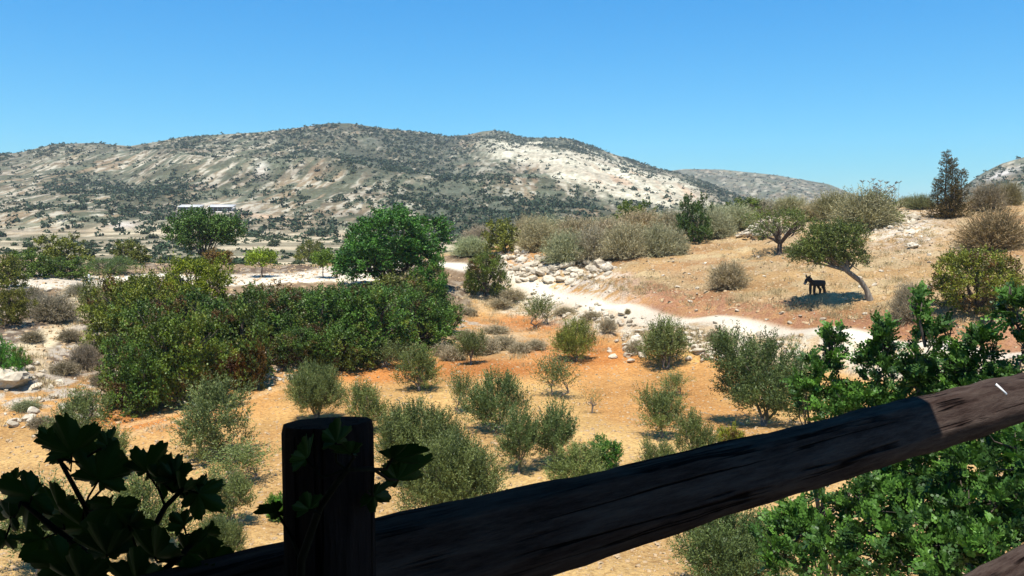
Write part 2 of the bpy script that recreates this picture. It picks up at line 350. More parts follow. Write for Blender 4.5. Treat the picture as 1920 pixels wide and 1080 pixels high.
SCAR = [(880, 268, 12), (960, 283, 20), (1040, 305, 30), (1120, 327, 38), (1200, 346, 36), (1280, 365, 26), (1340, 378, 14)]
SCX = np.array(SCAR, float)
def scar(px, row, wob=0):
    cy_ = np.interp(px, SCX[:, 0], SCX[:, 1]); hh = np.interp(px, SCX[:, 0], SCX[:, 2])
    return (1 - sm(.75, 1.15, np.abs(row - cy_) / hh + wob)) * sm(870, 960, px) * (1 - sm(1300, 1360, px))
def dens(px, row):                                # how thickly scrub covers the slope
    g = lambda a, b, sx, sy, w_: w_ * np.exp(-(((px - a) / sx) ** 2 + ((row - b) / sy) ** 2))
    crest = interp(CR1, px); top = np.exp(-((row - crest - 8) / 16) ** 2)
    d = .30 + .55 * top + g(640, 285, 130, 35, .7) + g(780, 320, 140, 45, .65) + g(250, 350, 70, 18, .7) + g(140, 345, 60, 16, .5) + g(330, 360, 50, 25, .5) + g(480, 355, 40, 30, .45) \
        + g(1050, 270, 130, 14, .9) + g(1180, 310, 80, 12, .8) + g(940, 400, 150, 28, .9) + g(1120, 385, 110, 12, .9) + g(860, 360, 90, 30, .5) + g(600, 420, 170, 30, .3) + g(250, 400, 150, 20, .25) + g(850,275,80,20,.6)
    d = d - g(150, 445, 170, 16, .3) - g(400, 385, 60, 10, .4) - g(660, 355, 60, 15, .35) - g(420, 300, 120, 25, .15)
    return np.clip(d, .04, 1.3)
def hillmesh(name, crest, dc, foot_d, foot_z, t0, t1, nx, ny, amp, isseed, scarry=False):
    T = np.linspace(t0, t1, nx); pxs = 960 + T * FP
    rows = interp(crest, pxs); dcs = interp(dc, pxs)
    zc = CZ + (HROW - rows) / FP * dcs
    S = np.r_[np.linspace(0, 1, int(ny * .8)), 1 + np.linspace(0, 1, ny - int(ny * .8) + 1)[1:]]
    tt, ss = np.meshgrid(T, S); zc2 = np.broadcast_to(zc, tt.shape); dc2 = np.broadcast_to(dcs, tt.shape)
    s1 = np.minimum(ss, 1); d = foot_d + (dc2 - foot_d) * s1 ** 1.0; zz = foot_z + (zc2 - foot_z) * (s1 ** 1.45 * .75 + s1 * .25)
    b = np.maximum(ss - 1, 0); d = d + b * 500; zz = zz - (zc2 - foot_z + 20) * b ** 1.3
    x = tt * d; y = d
    env = np.clip(s1 * (1 - s1) * 4, 0, 1) ** .7 * (ss <= 1)
    rid = 1 - np.abs(fbm((x * .8 + y * .6) * .0055, (y * .8 - x * .6) * .0025, isseed, 4) * 2 - 1)
    zz = zz + amp * env * (rid - .75) * 2.2 + amp * .25 * env * (fbm(x * .02, y * .02, isseed + 9, 4) - .5) + 2.2 * (fbm(x * .05, y * .05, isseed + 19) - .5) * np.clip(env + .25, 0, 1)
    x, y, z = x.ravel(), y.ravel(), zz.ravel()
    px, row = proj(x, y, z)
    fy_ = .35; n1 = fbm(x * .02, y * .01, 3); n2 = fbm(x * .07 + y * .008, y * .014, 13); n3 = fbm(x * .3, y * .055, 23, 3); n4 = fbm(x * .34 + y * .02, y * .07, 29, 3)
    c = np.repeat(C3(.205, .18, .12), len(x), 0)
    c = lay(c, (.30, .215, .125), sm(.5, .65, n1) * .6)
    c = lay(c, (.48, .44, .34), sm(.49, .56, n2 * .3 + n4 * .7) * .85)
    c = lay(c, (.085, .10, .06), sm(.46, .57, fbm(x * .14 - y * .008, y * .026, 63, 4)) * .85)
    if scarry:
        low = sm(405, 440, row) * (px < 700)
        terr = low * sm(.53, .58, fbm(x * .012, y * .05, 77)); c = lay(c, (.36, .30, .20), low * .5); c = lay(c, (.52, .44, .30), terr * .85)
        dn = dens(px, row); c = lay(c, (.085, .095, .065), np.clip((dn - .3) * 1.1, 0, .95) * sm(.34, .5, n3 * .5 + n2 * .5))
        sc_ = scar(px, row, (n2 - .5) * 1.2 + (n3 - .5) * .6)
        c = lay(c, (.60, .555, .42), sc_ * (.55 + .45 * sm(.36, .5, n4))); c = lay(c, (.30, .29, .22), sc_ * sm(.57, .64, n4) * .5); c = lay(c, (.56, .36, .22), sc_ * sm(.58, .68, n2) * .5 * sm(1080, 1150, px))
        c = lay(c, (.58, .42, .28), np.exp(-((px - 515) / 55) ** 2 - ((row - 408 - (px - 515) * .12) / 3.5) ** 2) * 1.0)
        c = lay(c, (.62, .58, .50), np.exp(-((px - 230) / 26) ** 2 - ((row - 422) / 6) ** 2)); c = lay(c, (.60, .54, .44), np.exp(-((px - 385) / 65) ** 2 - ((row - 392) / 9) ** 2))
        c = lay(c, (.52, .48, .40), np.exp(-((px - 490) / 12) ** 2 - ((row - 318) / 16) ** 2))
    else:
        c = lay(c, (.13, .135, .10), sm(.42, .56, n3 * .6 + n2 * .4) * .85)
        if isseed == 91: c = lay(c, (.62, .58, .52), np.exp(-((px - 1875) / 30) ** 2 - ((row - 327 + (px - 1875) * .3) / 7) ** 2))
    c *= (.85 + .3 * n3)[:, None]
    i = np.arange(len(S) - 1)[:, None] * nx + np.arange(nx - 1)[None]
    F = np.stack([i, i + 1, i + nx + 1, i + nx], -1).reshape(-1, 4)
    me = mesh(name, np.c_[x, y, z], F, M_HILL, {'soil': c, 'rough': np.full(len(x), .75)}, smooth=True)
    obj(name, me, kind='structure')
    return T, S, x.reshape(tt.shape), y.reshape(tt.shape), z.reshape(tt.shape), px.reshape(tt.shape), row.reshape(tt.shape)
D1 = [(-700, 800), (0, 950), (640, 1100), (925, 1350), (1200, 1250), (1500, 1100), (2600, 1000)]
H1 = hillmesh('hill', CR1, D1, 300, -1, -.72, .72, 700, 300, 11, 5, True)
H2 = hillmesh('hill', CR2, [(1000, 1800), (1800, 1800)], 900, -4, .02, .55, 160, 60, 10, 71)
H3 = hillmesh('hill', CR3, [(1680, 850), (2600, 800)], 320, -2, .45, 1.05, 160, 80, 10, 91)
# ------------------------------------------------------------------ foliage makers
def unit(v): return v / (np.linalg.norm(v, axis=-1, keepdims=True) + 1e-9)
def leafquads(pos, ld, L, Wd, rng, fold=0):
    n = len(pos); sd = unit(np.cross(ld, rng.randn(n, 3)))
    L = np.broadcast_to(L, (n,))[:, None]; Wd = np.broadcast_to(Wd, (n,))[:, None]
    V = np.stack([pos, pos + ld * L * .5 + sd * Wd * .5, pos + ld * L, pos + ld * L * .5 - sd * Wd * .5], 1).reshape(-1, 3)
    return V, np.arange(n * 4).reshape(-1, 4)
def shell(rng, blobs, n, inner=.45, cut=-.5, pw=1.):
    B = np.array(blobs, float); vol = B[:, 3] * B[:, 4] + B[:, 3] * B[:, 5]; vol = vol ** pw; k = rng.choice(len(B), n, p=vol / vol.sum())
    u = unit(rng.randn(n, 3)); u[:, 2] = np.where(u[:, 2] < cut, -u[:, 2] * .6, u[:, 2]); u = unit(u)
    r = inner + (1 - inner) * rng.rand(n) ** .6
    return B[k, :3] + u * r[:, None] * B[k, 3:], u
def crown(rng, blobs, clumps, per, clump_r, L, nl, leafL, leafW, up=.5, spread=.7, inner=.5, jit=.4, cut=-.5, tw=.3):
    cc, cu = shell(rng, blobs, clumps, inner, cut)
    k = np.repeat(np.arange(clumps), per); n = len(k)
    p0 = cc[k] + rng.randn(n, 3) * clump_r * .5
    d = unit(cu[k] + rng.randn(n, 3) * jit + np.array((0, 0, up)))
    ct = rng.rand(clumps); st = np.clip(ct[k] * .75 + rng.rand(n) * .25, 0, 1)
    Ls = L * (.6 + .8 * rng.rand(n)); s = (np.arange(nl) + .5)[None] / nl + (rng.rand(n, nl) - .5) / nl
    pos = p0[:, None] + d[:, None] * (Ls[:, None] * s)[..., None]; pos = pos.reshape(-1, 3)
    ld = unit(np.repeat(d, nl, 0) * (1 - spread) + unit(rng.randn(n * nl, 3)) * spread)
    m = len(pos); V, F = leafquads(pos, ld, leafL * (.7 + .6 * rng.rand(m)), leafW * (.7 + .6 * rng.rand(m)), rng)
    t = np.repeat(np.clip(np.repeat(st, nl) * .7 + rng.rand(m) * tw, 0, 1), 4)
    return V, F, t
def limbs(rng, fork, tips, r0, base=(0, 0, 0), bend=.15, k=6, sub=0):
    mb = MB(); base = np.array(base, float); fork = np.array(fork, float)
    if np.linalg.norm(fork - base) > .05:
        m = (base + fork) / 2 + rng.randn(3) * r0 * .7
        mb.tube([base - (0, 0, .25), base, m, fork], [r0 * 1.5, r0 * 1.25, r0, r0 * .85], 8, wob=.2, rng=rng)
    for tp in tips:
        tp = np.array(tp, float); v = tp - fork; l = np.linalg.norm(v)
        P = [fork + v * s + rng.randn(3) * bend * l * .35 * math.sin(s * 3.1) + np.array((0, 0, l * .10 * math.sin(s * 3.1))) for s in (0, .3, .6, 1)]
        mb.tube(P, [r0 * .65, r0 * .45, r0 * .28, r0 * .08], k, wob=.2, rng=rng)
        for q in range(sub):
            s = .35 + .5 * rng.rand(); a = np.array(P[0]) * (1 - s) + np.array(P[3]) * s; b = a + unit(v / l + rng.randn(3) * .6 + (0, 0, .4)) * l * .45
            mb.tube([a, (a + b) / 2 + rng.randn(3) * .05 * l, b], [r0 * .25, r0 * .15, r0 * .05], 4)
    return mb
SPEC = {}
def spec(key, w_, h_, parts): SPEC[key] = (w_, h_, parts)
def leafmesh(name, V, F, t, mat): return mesh(name, V, F, mat, {'tint': t})
# olives -- several habits, metres
def olive(key, seed, w_, h_, clumps, trunk_h, stems=1, per=7, nl=18, leafL=.13, leafW=.04):
    rng = rs(seed); r = w_ / 2
    ch = h_ - trunk_h - .35; blobs = [(0, 0, trunk_h + ch * .5, r * .6, r * .6, ch * .42)]
    for q in range(7):
        a = q / 6 * 6.28 + rng.rand(); rr = r * (.4 + .3 * rng.rand()); blobs.append((math.cos(a) * rr, math.sin(a) * rr, trunk_h + ch * (.15 + .65 * rng.rand()), r * (.22 + .2 * rng.rand()), r * (.22 + .2 * rng.rand()), ch * (.18 + .16 * rng.rand())))
    V, F, t = crown(rng, blobs, clumps, per, .24, .78, nl, leafL, leafW, up=1.15, spread=.5, inner=.3, jit=.4, cut=-.9)
    mb = MB()
    for s in range(stems):
        bx, by = (rng.randn(2) * .12 * (stems > 1))
        tips = [(b[0] * .95, b[1] * .95, b[2] + b[5] * .3) for b in blobs][s::stems]
        m_ = limbs(rng, (bx * 2.4, by * 2.4, trunk_h * .9), tips, .09 * h_ / 3 / stems ** .5, (bx, by, 0), sub=3); mb.add(*m_.arr())
    spec(key, w_, h_, [('trunk', mb.mesh('trunk', M_BARK, True)), ('crown', leafmesh('crown', V, F, t, M_OLIVE))])
olive('olive_a', 1, 3.2, 3.4, 120, .45)
olive('olive_b', 2, 3.6, 3.2, 140, .3, 2)
olive('olive_c', 3, 2.6, 3.0, 90, .55)
olive('olive_big', 4, 4.8, 4.3, 260, .35, 2, 10, 16)
olive('olive_small', 5, 1.5, 1.8, 38, .3, 2, 8, 12, .10, .034)
olive('olive_sap', 6, .8, 1.5, 9, .5, 1, 6, 8, .09, .03)
olive('olive_full', 7, 6.0, 4.6, 330, .3, 2, 10, 16)
# round broad shrubs
def bush(key, seed, w_, h_, clumps, mat, per=8, nl=9, leafL=.10, leafW=.075, clump_r=.26, L=.30, up=.6, spread=.8, lobes=9, stem=True, inner=.74, barkm=None):
    rng = rs(seed); r = w_ / 2; blobs = [(0, 0, h_ * .38, r * .66, r * .66, h_ * .40)]
    for q in range(lobes):
        a = q / lobes * 6.28 + rng.rand() * .8; rr = .40 + .32 * rng.rand(); blobs.append((math.cos(a) * r * rr, math.sin(a) * r * rr, h_ * (.14 + .56 * rng.rand()), r * (.26 + .18 * rng.rand()), r * (.28 + .18 * rng.rand()), h_ * (.2 + .12 * rng.rand())))
    V, F, t = crown(rng, blobs, clumps, per, clump_r, L, nl, leafL, leafW, up, spread, inner, cut=-.9, tw=.25)
    V[:, 2] = np.maximum(V[:, 2], .02 + .05 * rng.rand(len(V)))
    tips = [(b[0] * 1.05, b[1] * 1.05, b[2] + b[5] * .4) for b in blobs]; mb = limbs(rng, (0, 0, h_ * .08), tips, .04 * h_, sub=2)
    spec(key, w_, h_, [('stem', mb.mesh('stem', barkm or M_DBARK, True)), ('crown', leafmesh('crown', V, F, t, mat))])
bush('mastic_a', 11, 5.2, 4.0, 330, M_MIX, 9, 9)
bush('mastic_b', 12, 5.0, 3.6, 330, M_MIX, 9, 9, lobes=9)
bush('mastic_c', 13, 3.0, 2.6, 150, M_MIX, 8, 9)
bush('fine_a', 14, 4.2, 3.0, 230, M_OLIVE, 8, 10, .08, .045, L=.35, up=.7)
bush('far_a', 15, 5.0, 3.6, 150, M_LENT, 7, 8, .19, .12, L=.5)
# grey dry scrub: twigs and a few bleached leaves
def scrub(key, seed, w_, h_, shoots_, mat=M_DRY, tw=.035, leafy=.3):
    rng = rs(seed); r = w_ / 2; n = shoots_
    a = rng.rand(n) * 6.283; el = np.arccos(rng.rand(n) ** .8) ; u = np.c_[np.cos(a) * np.sin(el), np.sin(a) * np.sin(el), np.cos(el)]
    p0 = u * np.array((r * .55, r * .55, h_ * .5)) * (rng.rand(n, 1) * .8 + .1); 
    d = unit(u * np.array((r, r, h_)) + rng.randn(n, 3) * .35 * h_ * .6 + (0, 0, .2)); Ls = h_ * .5 * (.5 + .6 * rng.rand(n))
    V1, F1 = leafquads(p0, d, Ls * 1.1, tw * .9, rng); t1 = np.repeat(rng.rand(n) * .6, 4)
    nl = 12; s = .25 + .8 * rng.rand(n, nl); pos = (p0[:, None] + d[:, None] * (Ls[:, None] * s)[..., None]).reshape(-1, 3)
    ld = unit(np.repeat(d, nl, 0) * .6 + unit(rng.randn(n * nl, 3)) * .75 + (0, 0, .15)); m = len(pos)
    isl = rng.rand(m) < leafy
    V2, F2 = leafquads(pos, ld, np.where(isl, .08, .24) * (.6 + .8 * rng.rand(m)), np.where(isl, .06, tw * .7), rng); t2 = np.repeat(np.clip(.25 + rng.rand(m) * .75, 0, 1), 4)
    V = np.vstack([V1, V2]); V[:, 2] = np.maximum(V[:, 2], 0)
    mb = limbs(rng, (0, 0, .05), [(math.cos(q) * r * .4, math.sin(q) * r * .4, h_ * .55) for q in np.arange(6)], .05)
    spec(key, w_, h_, [('stem', mb.mesh('stem', M_DBARK, True)), ('twigs', leafmesh('twigs', V, np.vstack([F1, F2 + len(V1)]), np.r_[t1, t2], mat))])
scrub('dry_a', 21, 4.0, 2.6, 1500)
scrub('dry_b', 22, 4.4, 2.4, 1500, leafy=.45)
scrub('dry_small', 23, 1.8, 1.2, 450, tw=.025)
scrub('dry_leafy', 24, 4.6, 3.4, 1600, leafy=.75)
def crown_tree(key, seed, w_, h_, clumps, mat, trunk_h, flat=.9, leafL=.16, leafW=.11, per=8, nl=9, bark=None, r0=.16):
    rng = rs(seed); r = w_ / 2; ch = h_ - trunk_h
    blobs = [(0, 0, trunk_h + ch * .5, r * .7, r * .7, ch * .45)]
    for q in range(10):
        a = q / 10 * 6.28 + rng.rand() * .6; rr = .45 + .25 * rng.rand(); blobs.append((math.cos(a) * r * rr, math.sin(a) * r * rr, trunk_h + ch * (.2 + .55 * rng.rand()), r * .36, r * .36, ch * .24 * flat))
    V, F, t = crown(rng, blobs, clumps, per, .4, .45, nl, leafL, leafW, .35, .8, .55)
    tips = [(b[0], b[1], b[2]) for b in blobs]; mb = limbs(rng, (0, 0, trunk_h), tips, r0, sub=3)
    spec(key, w_, h_, [('trunk', mb.mesh('trunk', bark or M_DBARK, True)), ('crown', leafmesh('crown', V, F, t, mat))])
crown_tree('carob_far', 31, 10.5, 9.0, 700, M_CAROB, .25, leafL=.20, leafW=.14, r0=.25)
crown_tree('broad_far', 32, 8.0, 6.0, 330, M_LENT, .9, leafL=.2, leafW=.13)
crown_tree('sapling', 33, 2.6, 3.0, 60, M_CAROB, 1.2, r0=.06)
crown_tree('open_tree', 34, 6.5, 4.4, 130, M_LENT, 1.0, leafL=.13, leafW=.06, per=7, r0=.2)
# conifer with a spiky top
def conifer(key, seed, w_, h_, leaders):
    rng = rs(seed); VV = []; FF = []; TT = []; n0 = 0; mb = MB()
    for lx, ly, hh, rr in leaders:
        n = int(560 * hh / 6); z = hh * rng.rand(n) ** 1.25; rad = rr * (1 - z / hh) ** 1.15 * (.25 + .75 * rng.rand(n)) * (1 + .4 * np.sin(z * 4 + lx * 7)); a = rng.rand(n) * 6.283
        p0 = np.c_[lx + np.cos(a) * rad, ly + np.sin(a) * rad, z]; d = unit(np.c_[np.cos(a), np.sin(a), .35 + .6 * rng.rand(n)])
        nl = 7; s = rng.rand(n, nl); pos = (p0[:, None] + d[:, None] * (.45 * s)[..., None]).reshape(-1, 3); ld = unit(np.repeat(d, nl, 0) + rng.randn(n * nl, 3) * .4)
        V, F = leafquads(pos, ld, .2, .05, rng); VV.append(V); FF.append(F + n0); n0 += len(V); TT.append(np.repeat(np.clip(np.repeat(rng.rand(n), nl) * .8 + rng.rand(n * nl) * .2, 0, 1), 4))
        mb.tube([(lx * .3, ly * .3, 0), (lx, ly, hh * .4), (lx, ly, hh * .98)], [.14, .09, .015], 6)
    spec(key, w_, h_, [('trunk', mb.mesh('trunk', M_DBARK, True)), ('crown', leafmesh('crown', np.vstack(VV), np.vstack(FF), np.concatenate(TT), M_CON))])
conifer('cypress', 41, 3.6, 7.2, [(-.35, 0, 7.2, 1.3), (.35, .2, 6.4, 1.2), (-.9, .3, 4.2, 1.1), (1.05, -.2, 5.2, 1.2), (.2, -.6, 3.6, 2.2), (.8, .3, 3.2, 2.0)])
prng = random.Random(7)
def inst(key, name, loc, sc, rot, label, cat, group=None, color=(1, 1, 1), trunkcol=None):
    e = bpy.data.objects.new(name, None); COL.objects.link(e); e.empty_display_size = .3
    e.location = loc; e.scale = sc; e.rotation_euler = (0, 0, rot)
    for pn, me in SPEC[key][2]:
        o = bpy.data.objects.new(pn, me); COL.objects.link(o); o.parent = e; o.color = (*color, 1)
    tag(e, label, cat, group); return e
def plant(key, name, px, row, wp, hp, label, cat, group=None, color=(1, 1, 1), d=None, rot=None, dz=0):
    """base at picture point (px,row) on the terrain; wp,hp its size in photo pixels"""
    if d is None: P, d = hit(px, row)
    else:
        t, s = ray(px, row); P = np.array((t * d, d, H(t * d, d)[0]))
        top = CZ + ray(px, row - hp)[1] * d; hp = max((top - P[2]) * FP / d, hp * .35)
    w0, h0, _ = SPEC[key]; sx = wp * d / FP / w0; sz = hp * d / FP / h0
    return inst(key, name, (P[0], P[1], P[2] - .05 + dz), (sx, sx, sz), prng.random() * 6.28 if rot is None else rot, label, cat, group, color)
G_O = 'olive trees planted over the orange orchard floor'
OL = [
 ('olive_small', 1013, 612, 52, 55, 'small olive tree highest up the orange soil, below the white road'),
 ('olive_b', 1080, 676, 84, 82, 'bushy yellow-green olive on the deepest orange soil under the road bank'),
 ('olive_c', 883, 684, 50, 68, 'slim olive standing in front of the grey dry weeds'),
 ('olive_a', 785, 733, 90, 84, 'round olive with a clear bent trunk and shadow on both sides'),
 ('olive_small', 735, 692, 62, 50, 'low pale olive bush at the right end of the green thicket'),
 ('olive_small', 1037, 743, 62, 74, 'little open olive with several thin stems mid orchard'),
 ('olive_b', 1243, 690, 104, 98, 'large olive in front of the stone rubble bank beneath the road'),
 ('olive_small', 866, 776, 46, 78, 'narrow olive with pale twin trunks beside a larger dark one'),
 ('olive_b', 933, 808, 122, 118, 'dark upright olive with forked stems in the middle of the orchard'),
 ('olive_small', 1265, 742, 46, 46, 'tiny flat topped olive between two larger ones'),
 ('olive_c', 1240, 822, 82, 104, 'thin crowned olive standing right of the bare sapling'),
 ('olive_sap', 1111, 776, 30, 46, 'nearly bare olive sapling alone on pale ground'),
 ('olive_big', 1433, 800, 200, 182, 'tallest olive of the orchard with wide crown and dark pool of shade'),
 ('olive_c', 975, 887, 78, 130, 'left one of a close pair of dark olives above the rail'),
 ('olive_c', 1040, 878, 92, 126, 'right one of a close pair of dark olives above the rail'),
 ('olive_full', 590, 790, 130, 122, 'broad soft olive between the thicket and the round post'),
 ('olive_a', 682, 812, 88, 100, 'olive rising just above the round post top'),
 ('olive_full', 790, 900, 210, 165, 'dense olive right behind the round post'),
 ('olive_full', 835, 1000, 235, 215, 'nearest dense olive between the round post and the rail'),
 ('olive_a', 405, 860, 150, 150, 'tall olive left of the post with feathery dry shoots'),
 ('olive_small', 455, 905, 100, 70, 'spreading low olive throwing its shade to the right'),
 ('olive_c', 432, 985, 90, 110, 'olive with a thin curved trunk above the vine leaves'),
 ('olive_a', 155, 840, 105, 110, 'hazy pale olive at the foot of the stony slope'),
 ('olive_c', 205, 900, 80, 110, 'olive half hidden behind the vine at left'),
 ('olive_b', 85, 1075, 190, 190, 'pale olive behind the vine leaves in the bottom corner'),
 ('olive_b', 270, 1040, 170, 160, 'olive showing through the gaps of the vine'),
 ('olive_full', 400, 1075, 130, 120, 'low olive left of the post seen over the vine'),
 ('olive_a', 1300, 880, 100, 110, 'grey olive just above the rail left of the yellow shrub'),
 ('olive_c', 1235, 900, 70, 80, 'low thin olive touching the rail top edge'),
 ('olive_b', 1085, 920, 130, 90, 'low olive left of the bright green fig bush'),
 ('olive_full', 1365, 1125, 265, 210, 'dark olive under the rail left of the carob tree'),
]
for k, px, row, wp, hp, lab in OL:
    c = prng.uniform(.85, 1.15); col = (c * 1.0, c, c * prng.uniform(.8, 1.05))
    if 'yellow-green' in lab: col = (1.25, 1.15, .6)
    if 'dark' in lab: col = (.75, .85, .8)
    plant(k, 'olive_tree', px, row, wp, hp, lab, 'olive tree', G_O, col)
# green thicket along the bank
G_T = 'bushes of the thicket between orchard and white yard'
TH = [
 ('mastic_a', 250, 665, 150, 165, (2.0, 1.45, .9), 'olive-brown bush at the upper left end of the thicket'),
 ('fine_a', 200, 625, 90, 110, (1.1, .95, .7), 'thin brownish shrub at the far left edge of the thicket'),
 ('mastic_b', 250, 772, 130, 150, (1.0, 1.15, .9), 'green bush at the lowest left corner of the thicket'),
 ('mastic_a', 335, 755, 170, 200, (1.35, 1.25, .8), 'large green bush in the left front of the thicket'),
 ('mastic_b', 440, 715, 150, 176, (.9, .95, .85), 'dark green bush left of the red leaved one'),
 ('mastic_a', 372, 600, 112, 134, (2.6, 1.9, .5), 'bush with yellow and rust tops behind the thicket'),
 ('mastic_c', 300, 590, 90, 90, (2.4, 1.6, .6), 'yellow-green bush on the thicket skyline at left'),
 ('mastic_c', 447, 736, 36, 84, (2.2, .62, .6), 'bush with red and orange leaves at the thicket front'),
 ('mastic_c', 482, 732, 36, 104, (1.7, .6, .7), 'reddish brown bush beside the dark hollow of the thicket'),
 ('mastic_a', 520, 650, 150, 118, (.85, .95, .9), 'dark green bush in the middle of the thicket'),
 ('mastic_c', 515, 622, 80, 88, (2.2, .75, 1.0), 'maroon leaved bush on the thicket skyline'),
 ('mastic_b', 600, 675, 160, 138, (.9, 1.1, .9), 'wide fresh green bush in the thicket centre'),
 ('mastic_a', 690, 670, 165, 155, (.9, 1.2, .9), 'leafy green bush in front of the tall carob'),
 ('mastic_b', 640, 690, 130, 110, (.85, 1.05, .9), 'low green bush at the thicket foot right of centre'),
 ('mastic_b', 400, 690, 150, 150, (.9, 1.0, .9), 'deep green bush filling the middle left of the thicket'),
 ('mastic_a', 300, 690, 150, 150, (1.0, 1.05, .85), 'green bush in the heart of the thicket left half'),
 ('mastic_b', 570, 640, 140, 98, (.9, 1.05, .9), 'green bush behind the dark hollow of the thicket'),
 ('mastic_a', 700, 625, 150, 100, (.95, 1.15, .85), 'green bush directly under the tall carob tree'),
 ('mastic_a', 560, 690, 110, 90, (.85, 1.0, .85), 'low dark bush above the pale stones of the thicket foot'),
 ('mastic_b', 780, 650, 140, 110, (.95, 1.2, .85), 'green bush tapering the right end of the thicket'),
 ('mastic_c', 830, 625, 70, 60, (1.0, 1.15, .8), 'last small green bush at the right tip of the thicket'),
 ('mastic_c', 740, 590, 100, 90, (1.3, .9, .9), 'reddish green bush under the tall carob crown'),
 ('mastic_b', 560, 602, 110, 58, (1.1, 1.2, .8), 'green bush hiding part of the white yard'),
 ('mastic_c', 615, 592, 80, 56, (1.2, 1.35, .8), 'light green bush between white yard and carob'),
 ('mastic_c', 440, 598, 80, 56, (1.7, 1.5, .7), 'yellowish bush cutting into the left of the white yard'),
]
for k, px, row, wp, hp, col, lab in TH: plant(k, 'bush', px, row, wp * 1.22, hp * (.9 if row < 600 else 1.03), lab, 'bush', G_T, col)
# larger trees
plant('carob_far', 'carob_tree', 735, 560, 235, 178, 'tallest dense green carob tree rising behind the thicket', 'carob tree', color=(.85, 1.0, .8), d=80, rot=.4)
plant('mastic_b', 'carob_bush', 805, 565, 95, 90, 'bright green lower carob growth right of the tallest tree', 'carob bush', color=(.9, 1.5, .9))
plant('broad_far', 'carob_tree', 385, 500, 140, 108, 'round dark carob tree beyond the white yard at left', 'carob tree', color=(.9, 1.1, 1.0), d=104)
plant('mastic_c', 'bush', 410, 508, 62, 42, 'rust brown bush under the round carob at left', 'bush', color=(2.6, .9, 1.0), d=98)
plant('sapling', 'sapling', 492, 520, 50, 50, 'bright yellow-green sapling on the edge of the white yard', 'young tree', color=(2.8, 1.7, .6))
plant('sapling', 'sapling', 606, 522, 42, 50, 'thin green sapling beside the tall carob at the yard edge', 'young tree', color=(1.7, 1.2, .7))
plant('mastic_a', 'bush', 910, 556, 92, 94, 'rounded olive-green bush at the bend of the white road', 'bush', color=(1.5, 1.3, .9))
plant('open_tree', 'carob_tree', 1462, 478, 165, 88, 'open crowned tree with dark forked trunk before the stone heap', 'tree', color=(1.3, 1.1, 1.0), rot=2.0)
plant('far_a', 'tree', 1302, 455, 66, 84, 'narrow dark green tree at the left edge of the knoll field', 'tree', color=(.7, .8, .8))
plant('far_a', 'bush', 1192, 405, 80, 26, 'smooth green dome bush above the grey scrub', 'bush', color=(1.5, 1.3, .8), d=108)
plant('dry_leafy', 'bush', 1620, 432, 150, 95, 'biggest tan bush on the knoll skyline with tall seed stalks', 'bush', color=(.85, .85, .65))
plant('dry_leafy', 'bush', 1560, 412, 90, 66, 'olive-tan bush joined to the left of the biggest tan one', 'bush', color=(.75, .75, .5))
plant('far_a', 'bush', 1640, 425, 90, 60, 'green-brown lower bush at the foot of the biggest tan bush', 'bush', color=(2.2, 1.7, 1.6))
plant('dry_leafy', 'bush', 1725, 392, 66, 34, 'low green scrub left of the dark conifer', 'bush', color=(.55, .62, .4))
plant('dry_leafy', 'bush', 1700, 388, 50, 24, 'small tan scrub in the dip of the knoll skyline', 'bush', color=(.7, .7, .5))
plant('cypress', 'conifer', 1777, 410, 70, 122, 'dark spiky conifer standing on the knoll skyline', 'conifer', rot=0, color=(1.6, 1.15, .8))
plant('dry_leafy', 'bush', 1850, 400, 80, 70, 'grey-brown bush right of the conifer', 'bush', color=(.7, .62, .55), d=92)
plant('dry_leafy', 'bush', 1890, 395, 60, 66, 'brownish round bush near the right skyline', 'bush', color=(.62, .56, .36), d=98)
plant('cypress', 'conifer', 1852, 440, 24, 70, 'thin reddish dying conifer poking out of the brown bush', 'conifer', color=(1.8, 1.2, .9), rot=1)
plant('dry_leafy', 'bush', 1862, 468, 150, 96, 'wide brown dry bush above the yellow-green one', 'bush', color=(.72, .58, .42))
plant('mastic_a', 'bush', 1832, 592, 180, 138, 'round yellow-green bush at the right edge of the field', 'bush', color=(2.3, 1.6, 1.0))
plant('dry_a', 'bush', 1365, 540, 92, 62, 'lone tan dry bush on the knoll field', 'bush', color=(1.0, .88, .72))
plant('dry_a', 'bush', 1700, 600, 70, 90, 'grey dry stalks behind the carob shoots', 'bush', color=(.85, .78, .7))
plant('dry_small', 'weed', 1177, 590, 14, 12, 'tiny brown weed on the edge of the white road', 'weed', color=(.8, .7, .5))
